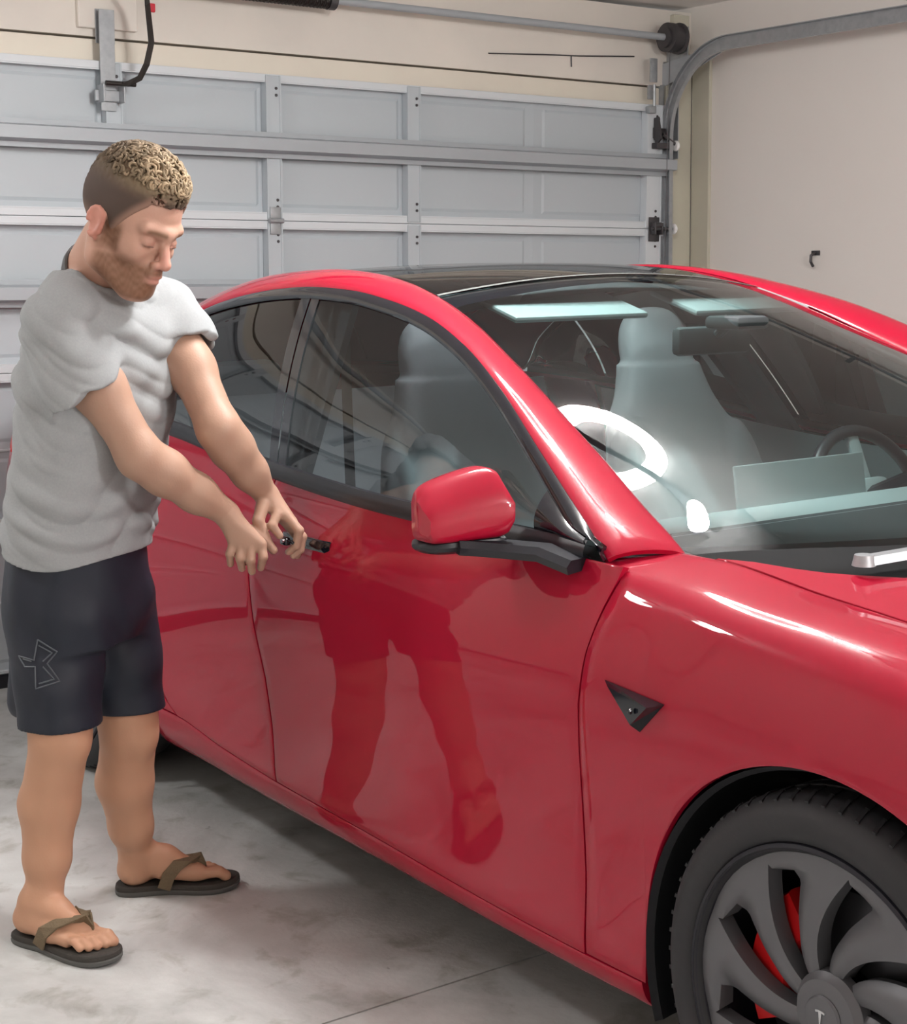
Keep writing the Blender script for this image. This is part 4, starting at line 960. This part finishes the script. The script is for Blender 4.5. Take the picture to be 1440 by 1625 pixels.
isleg = sm(.60, .50, P[:, 2]); col += isleg[:, None]*(np.array([.50, .275, .175])-base)
inhead = (x > -.16) & (z > -.16) & (z < .2) & (ay < .12) & (x < .15)
nz = .5+.5*np.sin(P[:, 0]*310+np.sin(P[:, 1]*290)*2)*np.sin(P[:, 2]*330+np.sin(P[:, 0]*270)*2)
face = np.array([.52, .305, .23]); col[inhead] = face
beard = sm(-.036, -.056, z+.28*np.clip(.05-x, 0, .1)*1.0-.35*np.clip(ay-.045, 0, .1))*sm(-.004, .02, x)*sm(.125, .11, np.abs(z))
beard = np.maximum(beard, sm(.038, .03, np.abs(ay-.078+.02))*0)
beard = np.maximum(beard, sm(.030, .012, np.abs(x-.022))*sm(.030, .0, z)*sm(-.06, -.03, z)*sm(.045, .055, ay))
lips = np.exp(-((z+.070)/.0085)**4)*np.exp(-(y/.019)**4)*(x > .085); beard = beard*(1-lips)*(1-np.exp(-((z+.045)/.006)**2)*(x > .098)*.8)
beard *= inhead
col += (beard*(.80+.2*nz))[:, None]*(np.array([.20, .10, .058])-col)
col += (lips*inhead*.6)[:, None]*(np.array([.50, .20, .17])-col)
brow = inhead*np.exp(-((z-.021-.10*np.clip(ay-.03, -1, .0)+.12*np.clip(ay-.038, 0, 1))/.0052)**2)*sm(.006, .014, ay)*sm(.056, .046, ay)*(x > .06)
col += (brow*.9)[:, None]*(np.array([.19, .11, .065])-col)
lash = inhead*np.exp(-((z+.0078)/.0020)**2)*np.exp(-((ay-.033)/.013)**4)*(x > .075); col += (lash*.8)[:, None]*(np.array([.09, .05, .04])-col)
lidr = inhead*np.exp(-((z+.001)/.010)**2)*np.exp(-((ay-.032)/.017)**4)*(x > .07); col += (lidr*.35)[:, None]*(np.array([.42, .19, .15])-col)
ear = inhead*sm(.076, .082, ay)*sm(.03, .02, np.abs(x+.008))*(np.abs(z) < .045); col += (ear*.6)[:, None]*(np.array([.62, .24, .19])-col)
nose = inhead*sm(.100, .112, x)*sm(.012, -.01, z)*(z > -.055); col += (nose*.45)[:, None]*(np.array([.66, .28, .23])-col)
set_col(body, col)
# finger nails of the right hand and big toes
m = MB()
# hair: clipped sides and a curly crop on top
fh = Field(hp(-.02, 0, .05)-.17, hp(-.02, 0, .05)+.17, .0028)
fh.ell(hp(-.012, 0, .048), np.array((.1015, .0800, .0915))*Hs, RH); fh.ell(hp(.030, 0, .040), np.array((.0635, .0690, .0690))*Hs, RH, .03)
fh.ell(hp(-.002, 0, .090), np.array((.090, .066, .062))*Hs, RH, .03); fh.ell(hp(.050, 0, .098), np.array((.038, .050, .032))*Hs, RH, .03)
X, Y, Z = np.meshgrid(*fh.ax, indexing='ij', sparse=True); dx, dy, dz = X-Hc[0], Y-Hc[1], Z-Hc[2]
hx, hy, hz = [(dx*v[0]+dy*v[1]+dz*v[2])/Hs for v in (Fh, Lh, Uh)]
c1 = .80*(hx-.034)-.60*(hz+.006)+.020*np.clip((.05-np.abs(hy))/.05, 0, 1)*-1.0+.010; c2 = .447*(hx-.03)-.894*(hz+.012)
c3 = .016-np.sqrt((hx+.004)**2+(hz+.004)**2/3.2)
fh.F = np.maximum(fh.F, np.maximum(np.maximum(c1, c2), c3*(np.abs(hy) > .05)).astype(np.float32))
top = np.clip((hz-.07)/.04, 0, 1)
fh.F += (top*(.0045*np.sin(hx*230+2.2*np.sin(hy*170))*np.sin(hy*250+2*np.sin(hz*190+hx*120))*np.sin(hz*240+1.5*np.sin(hx*210)))).astype(np.float32)
Ph, Qh = surface_nets(fh.F, fh.lo, fh.h); hair = fast_mesh('hair', Ph-MO, Qh, 'hairm', man)
q = (Ph-Hc)@RH/Hs; t = sm(.065, .105, q[:, 2]); fr = sm(-.04, .08, q[:, 0]); 
cs = np.array([.085, .060, .050]); ct = np.array([.13, .095, .065])+fr[:, None]*np.array([.13, .10, .06]); fade = sm(.03, -.01, q[:, 2])*sm(.03, -.02, q[:, 0])
hc = cs+(ct-cs)*t[:, None]; hc = hc+fade[:, None]*(np.array([.30, .20, .15])-hc)*.6; e_ = .80*(q[:, 0]-.034)-.60*(q[:, 2]+.006)+.010-.020*np.clip((.05-np.abs(q[:, 1]))/.05, 0, 1); ed = sm(-.016, -.001, e_)*(q[:, 2] < .085)*(np.abs(q[:, 1]) > .03); hc += (ed*.6)[:, None]*(np.array([.40, .24, .18])-hc); set_col(hair, hc)
m = MB(); rr = random.Random(7); cols = []
for k in range(640):
    a, b = rr.uniform(-PI, PI), rr.uniform(0, 1)**.6*1.38; u_ = np.array([math.cos(a)*math.sin(b), math.sin(a)*math.sin(b), math.cos(b)])
    c = np.array([.004, 0, .088])+u_*np.array([.092, .070, .066])
    if .80*(c[0]-.034)-.60*(c[2]+.006)-.010 > -.004 or c[2] < .060+.22*max(0, -c[0]-.03): continue
    t1 = nrm(np.cross(u_, [rr.uniform(-1, 1), rr.uniform(-1, 1), rr.uniform(-1, 1)])); t2 = np.cross(u_, t1); R0 = rr.uniform(.0060, .0115); pts = []
    n_ = 7; tw = rr.uniform(3.2, 5.2)
    for i in range(n_): w_ = tw*i/(n_-1); pts.append(hp(*(c+t1*R0*math.cos(w_)+t2*R0*.75*math.sin(w_)+u_*(-.002+.0085*math.sin(w_*.5)))))
    m.tube([p-MO for p in pts], [.0013+.0019*math.sin(PI*i/(n_-1)) for i in range(n_)], 5)
    fr_ = float(np.clip((c[0]+.04)/.12, 0, 1)); cc = np.array([.17, .125, .085])+fr_*np.array([.24, .185, .115]); cc = cc*rr.uniform(.45, 1.15); cols += [cc]*(n_*5)
cu = mesh('curls', m.V, m.F, 'hairm', hair, True); cu['kind'] = 'stuff'; set_col(cu, np.array(cols))

# shirt -----------------------------------------------------------------
f = Field((1.90, -3.88, .79), (2.50, -3.24, 1.49), .0036)
f.stack(SL, 2.2, .02)
sR = at(133, 632, 3.30); sL = at(300, 552, 3.50)
f.cone(at(140, 462, 3.40), R_sh+UP*.004, .062, .068, .05); f.cone(at(175, 465, 3.44), L_sh, .058, .060, .05)
def sleeve(f, a, b, e, ra, rb, ri):                     # sleeve tube, cut square at its end and hollowed a little
    g = Field(f.lo, f.lo+(np.array(f.F.shape)-1.4)*f.h, f.h); d = nrm(e-a)
    g.chain([(a, ra), (b+(a-b)*.35, (ra+rb)/2), (b+d*.05, rb)], .03)
    X, Y, Z = np.meshgrid(*g.ax, indexing='ij', sparse=True)
    g.F = np.maximum(g.F, ((X-b[0])*d[0]+(Y-b[1])*d[1]+(Z-b[2])*d[2]+.004*np.sin(X*90+Y*60)).astype(np.float32))
    g.cone(b-d*.02, b+d*.08, ri, ri, .004, 'sub'); hh = np.clip(.5+.5*(f.F-g.F)/.022, 0, 1); f.F = f.F+(g.F-f.F)*hh-.022*hh*(1-hh)
def cutplane(f, c, nv, r, k=.003):                      # removes what lies beyond a plane near a point
    sl, X, Y, Z = f._box(np.array(c)-r, np.array(c)+r, 0); nv = nrm(nv); D = (X-c[0])*nv[0]+(Y-c[1])*nv[1]+(Z-c[2])*nv[2]
    near = np.sqrt((X-c[0])**2+(Y-c[1])**2+(Z-c[2])**2)-r; A = f.F[sl]; f.F[sl] = np.maximum(A, np.minimum(D, -near)).astype(np.float32)
dRa = nrm(R_el-R_sh); dLa = nrm(L_el-L_sh)
sleeve(f, R_sh, sR, R_el, .070, .077, .0625); sleeve(f, L_sh, sL, L_el, .062, .060, .051)
def folds(X, Y, Z):
    a = (X*.8+Y*.6); b = (-X*.6+Y*.8); rg = lambda t: 1-2*np.abs(np.sin(t))**.75
    wz = np.clip((1.12-Z)/.22, 0, 1); up = np.clip((Z-1.04)/.15, 0, 1)
    g = wz*(.0048*rg(Z*31+1.7*np.sin(a*15+1)+1.3*np.sin(b*19+Z*9))+.0028*np.sin(Z*92+a*30+2*np.sin(b*20))+.0022*rg(Z*50+a*26+1.2*np.sin(b*33)))
    u1 = (X*.55+Y*.2)*.9+Z*.75; g = g+up*(.0042*rg(u1*40+1.5*np.sin(b*14+Z*7))+.0030*np.sin((b*.8-Z*.6)*74+1.8*np.sin(a*14))+.0018*rg(u1*85+1.5*np.sin(b*24)))
    return g*np.clip((Z-.845)/.05, .25, 1)
f.noise(folds)
# hem ends on a tilted line; the neck opening
f.cone(nb-UP*.02, nt_, .071, .072, .006, 'sub')
X, Y, Z = np.meshgrid(*f.ax, indexing='ij', sparse=True); hem = .843+.10*(X-2.13)*0-Z+.012*np.sin((X+Y)*14); f.F = np.maximum(f.F, hem.astype(np.float32))
P, Q = surface_nets(f.F, f.lo, f.h); shirt = fast_mesh('t_shirt', P-MO, Q, 'shirt', man)
# collar rib, a ring round the neck
nd = nrm(nt_-nb); cdir = nrm(nd+F0*.0); e1 = nrm(F0-nd*(F0@nd)); e2 = np.cross(nd, e1); c0 = nb+nd*.004
pts = [c0+e1*(.080*math.cos(a)+.014)+e2*.078*math.sin(a)-nd*(.020*math.cos(a)+.004) for a in np.linspace(0, 2*PI, 49)]
MB().sweep([p-MO for p in pts], [(-.0025, -.010), (.0025, -.013), (.0045, .0), (.0025, .013), (-.0025, .013)], up=[tuple(nd)]*49).build('collar', 'collar', shirt, True)
# shorts ---------------------------------------------------------------
f = Field((1.90, -3.88, .42), (2.42, -3.36, .92), .0036)
f.stack([(.655, 2.132, -3.588, .155, .128, 2.2), (.74, 2.130, -3.590, .168, .138, 2.2), (.90, 2.135, -3.588, .164, .132, 2.2)], 2.3, .02)
hR, hL = at(97, 1150, 3.50), at(205, 1122, 3.67)
f.chain([(R_hip+UP*.01, .099), (hR+(R_hip-hR)*.4, .091), (hR-UP*.03, .089)], .03); f.chain([(L_hip, .098), (hL+(L_hip-hL)*.4, .084), (hL-UP*.03, .081)], .02)
f.cone(at(60, 985, 3.58), at(52, 1110, 3.58), .06, .052, .04)
f.noise(lambda X, Y, Z: .0035*np.sin(Z*34+(X+Y)*22+2*np.sin(X*13-Y*19))*np.clip((.86-Z)*6, 0, 1)*np.clip((Z-.50)*9, .25, 1)+.0022*np.sin((X*.8+Y*.5)*75+Z*18+1.5*np.sin(Z*20)))
X, Y, Z = np.meshgrid(*f.ax, indexing='ij', sparse=True)
side_ = ((X-hR[0])**2+(Y-hR[1])**2) < ((X-hL[0])**2+(Y-hL[1])**2)
t_ = np.clip(.5+(np.sqrt((X-hL[0])**2+(Y-hL[1])**2)-np.sqrt((X-hR[0])**2+(Y-hR[1])**2))/.02, 0, 1); hz_ = hL[2]+(hR[2]-hL[2]+.002)*t_; f.F = np.maximum(f.F, (hz_-Z).astype(np.float32))
P, Q = surface_nets(f.F, f.lo, f.h); shorts = fast_mesh('shorts', P-MO, Q, 'shorts', man)
from mathutils.bvhtree import BVHTree
bv = BVHTree.FromPolygons([tuple(p) for p in P.astype(float)], [tuple(int(i) for i in f_) for f_ in Q])
def on_cloth(u, v):
    d = Vector(at(u, v, 1.0)-CAM).normalized(); h_ = bv.ray_cast(Vector(CAM), d); return h_[0]+h_[1]*.0008
lines = [[(60, 1015), (91, 1034), (75, 1053), (95, 1081), (57, 1093), (56, 1058), (40, 1058), (30, 1041), (54, 1048), (60, 1015)], [(61, 1024), (83, 1036), (68, 1050)], [(68, 1058), (86, 1078), (62, 1085)], [(37, 1046), (50, 1050)]]
mb = MB()
for ln in lines:
    pts = []
    for (a, b), (c, d) in zip(ln[:-1], ln[1:]):
        for t_ in np.linspace(0, 1, 6, endpoint=False): pts.append(on_cloth(a+(c-a)*t_, b+(d-b)*t_))
    pts.append(on_cloth(*ln[-1])); mb.tube([p-Vector(MO) for p in pts], .0016, 6)
mb.build('emblem', 'emblem', shorts, True)
# flip-flops -------------------------------------------------------------
def sandal(heel, d, m):
    d = nrm([d[0], d[1], 0]); n = np.array([-d[1], d[0], 0])*m; b = np.array([heel[0], heel[1], 0])-MO; q = lambda x, y, z: b+d*x+n*y+UP*z
    ol = [(-.012, 0), (-.004, .026), (.03, .037), (.08, .034), (.13, .038), (.18, .050), (.225, .050), (.258, .038), (.275, .014), (.276, -.010), (.262, -.032), (.235, -.048), (.19, -.052), (.13, -.044), (.08, -.036), (.03, -.035), (-.004, -.025)]
    ol = np.array(ol); K_ = 68; tt = np.linspace(0, len(ol), K_, endpoint=False); i = tt.astype(int); fr = (tt-i)[:, None]; p = lambda k: ol[(i+k) % len(ol)]
    sm_ = .5*((2*p(0))+(p(1)-p(-1))*fr+(2*p(-1)-5*p(0)+4*p(1)-p(2))*fr**2+(-p(-1)+3*p(0)-3*p(1)+p(2))*fr**3)
    def layer(prof): 
        V = []; 
        for off, z in prof:
            c_ = sm_.mean(0); o_ = sm_+(sm_-c_)/np.linalg.norm(sm_-c_, axis=1, keepdims=True)*off
            V += [tuple(q(x_, y_, z+.006*max(0, (x_-.20)/.07)**2*1.0)) for x_, y_ in o_]
        L_ = len(prof); F = [(j*K_+k, j*K_+(k+1) % K_, (j+1)*K_+(k+1) % K_, (j+1)*K_+k) for j in range(L_-1) for k in range(K_)]+[tuple(range(K_))[::-1], tuple((L_-1)*K_+k for k in range(K_))]
        return MB().add(V, F)
    s_ = layer([(-.003, .0), (.0, .003), (.001, .009), (-.001, .012)]).build('flip_flop', 'rubber', man, True)
    layer([(-.001, .012), (.0005, .015), (-.001, .022), (-.004, .0245)]).build('footbed', 'sole', s_, True)
    st = MB()
    for sy, y_end in ((1, .043), (-1, -.045)):
        pts = [q(.198, .015, .026), q(.195, .015, .064), q(.184, .014+.006*sy, .0815)]+([q(.160, .034, .0825), q(.135, .0445, .076), q(.114, .0485, .052), q(.102, .045, .020)] if sy > 0 else [q(.160, -.006, .0790), q(.137, -.029, .0735), q(.112, -.0455, .054), q(.096, -.045, .020)])
        ups = [tuple(nrm(d)), tuple(nrm(d+UP*.5)), tuple(nrm(d*.8-n*sy*.2+UP*.3)), tuple(nrm(d-n*sy*-.35)), tuple(nrm(d)), tuple(nrm(d)), tuple(nrm(d))]
        w_ = [.004, .006, .011, .013, .014, .015, .015]
        base_ = [Vector(map(float, p_)) for p_ in pts]; V = []
        for i_, p_ in enumerate(base_):
            t_ = (base_[min(i_+1, 6)]-base_[max(i_-1, 0)]).normalized(); u0 = Vector(ups[i_]); u0 = (u0-t_*u0.dot(t_)).normalized(); nn = t_.cross(u0)
            for a_, b_ in ((-1, -.0022), (1, -.0022), (1, .0022), (-1, .0022)): V.append(tuple(p_+u0*a_*w_[i_]+nn*b_))
        st.add(V, [(a_*4+k, a_*4+(k+1) % 4, (a_+1)*4+(k+1) % 4, (a_+1)*4+k) for a_ in range(6) for k in range(4)]+[(0, 1, 2, 3), (27, 26, 25, 24)])
    st.build('strap', 'strap', s_)
    return s_
sandal(fR_h, dR, 1); sandal(fL_h, dL, -1)
# the small thing in his fingers
g = at(453, 858, 3.528)
tool = empty('lock_tool', tuple(g), 'tiny black gadget with bright steel tip pinched in his left fingers', 'gadget')
m = MB(); m.box((-.014, -.007, -.010), (.012, .007, .008), .004); m.tube([(.010, 0, 0), (.022, .003, .0), (.026, .006, -.004)], .0035); m.build('grip', 'gloss', tool, True)
MB().lathe([(0, -.012), (.0045, -.011), (.005, -.006), (.003, -.004), (0, -.004)], 14, 'y', (.004, 0, .002)).build('steel_tip', 'chrome', tool, True)
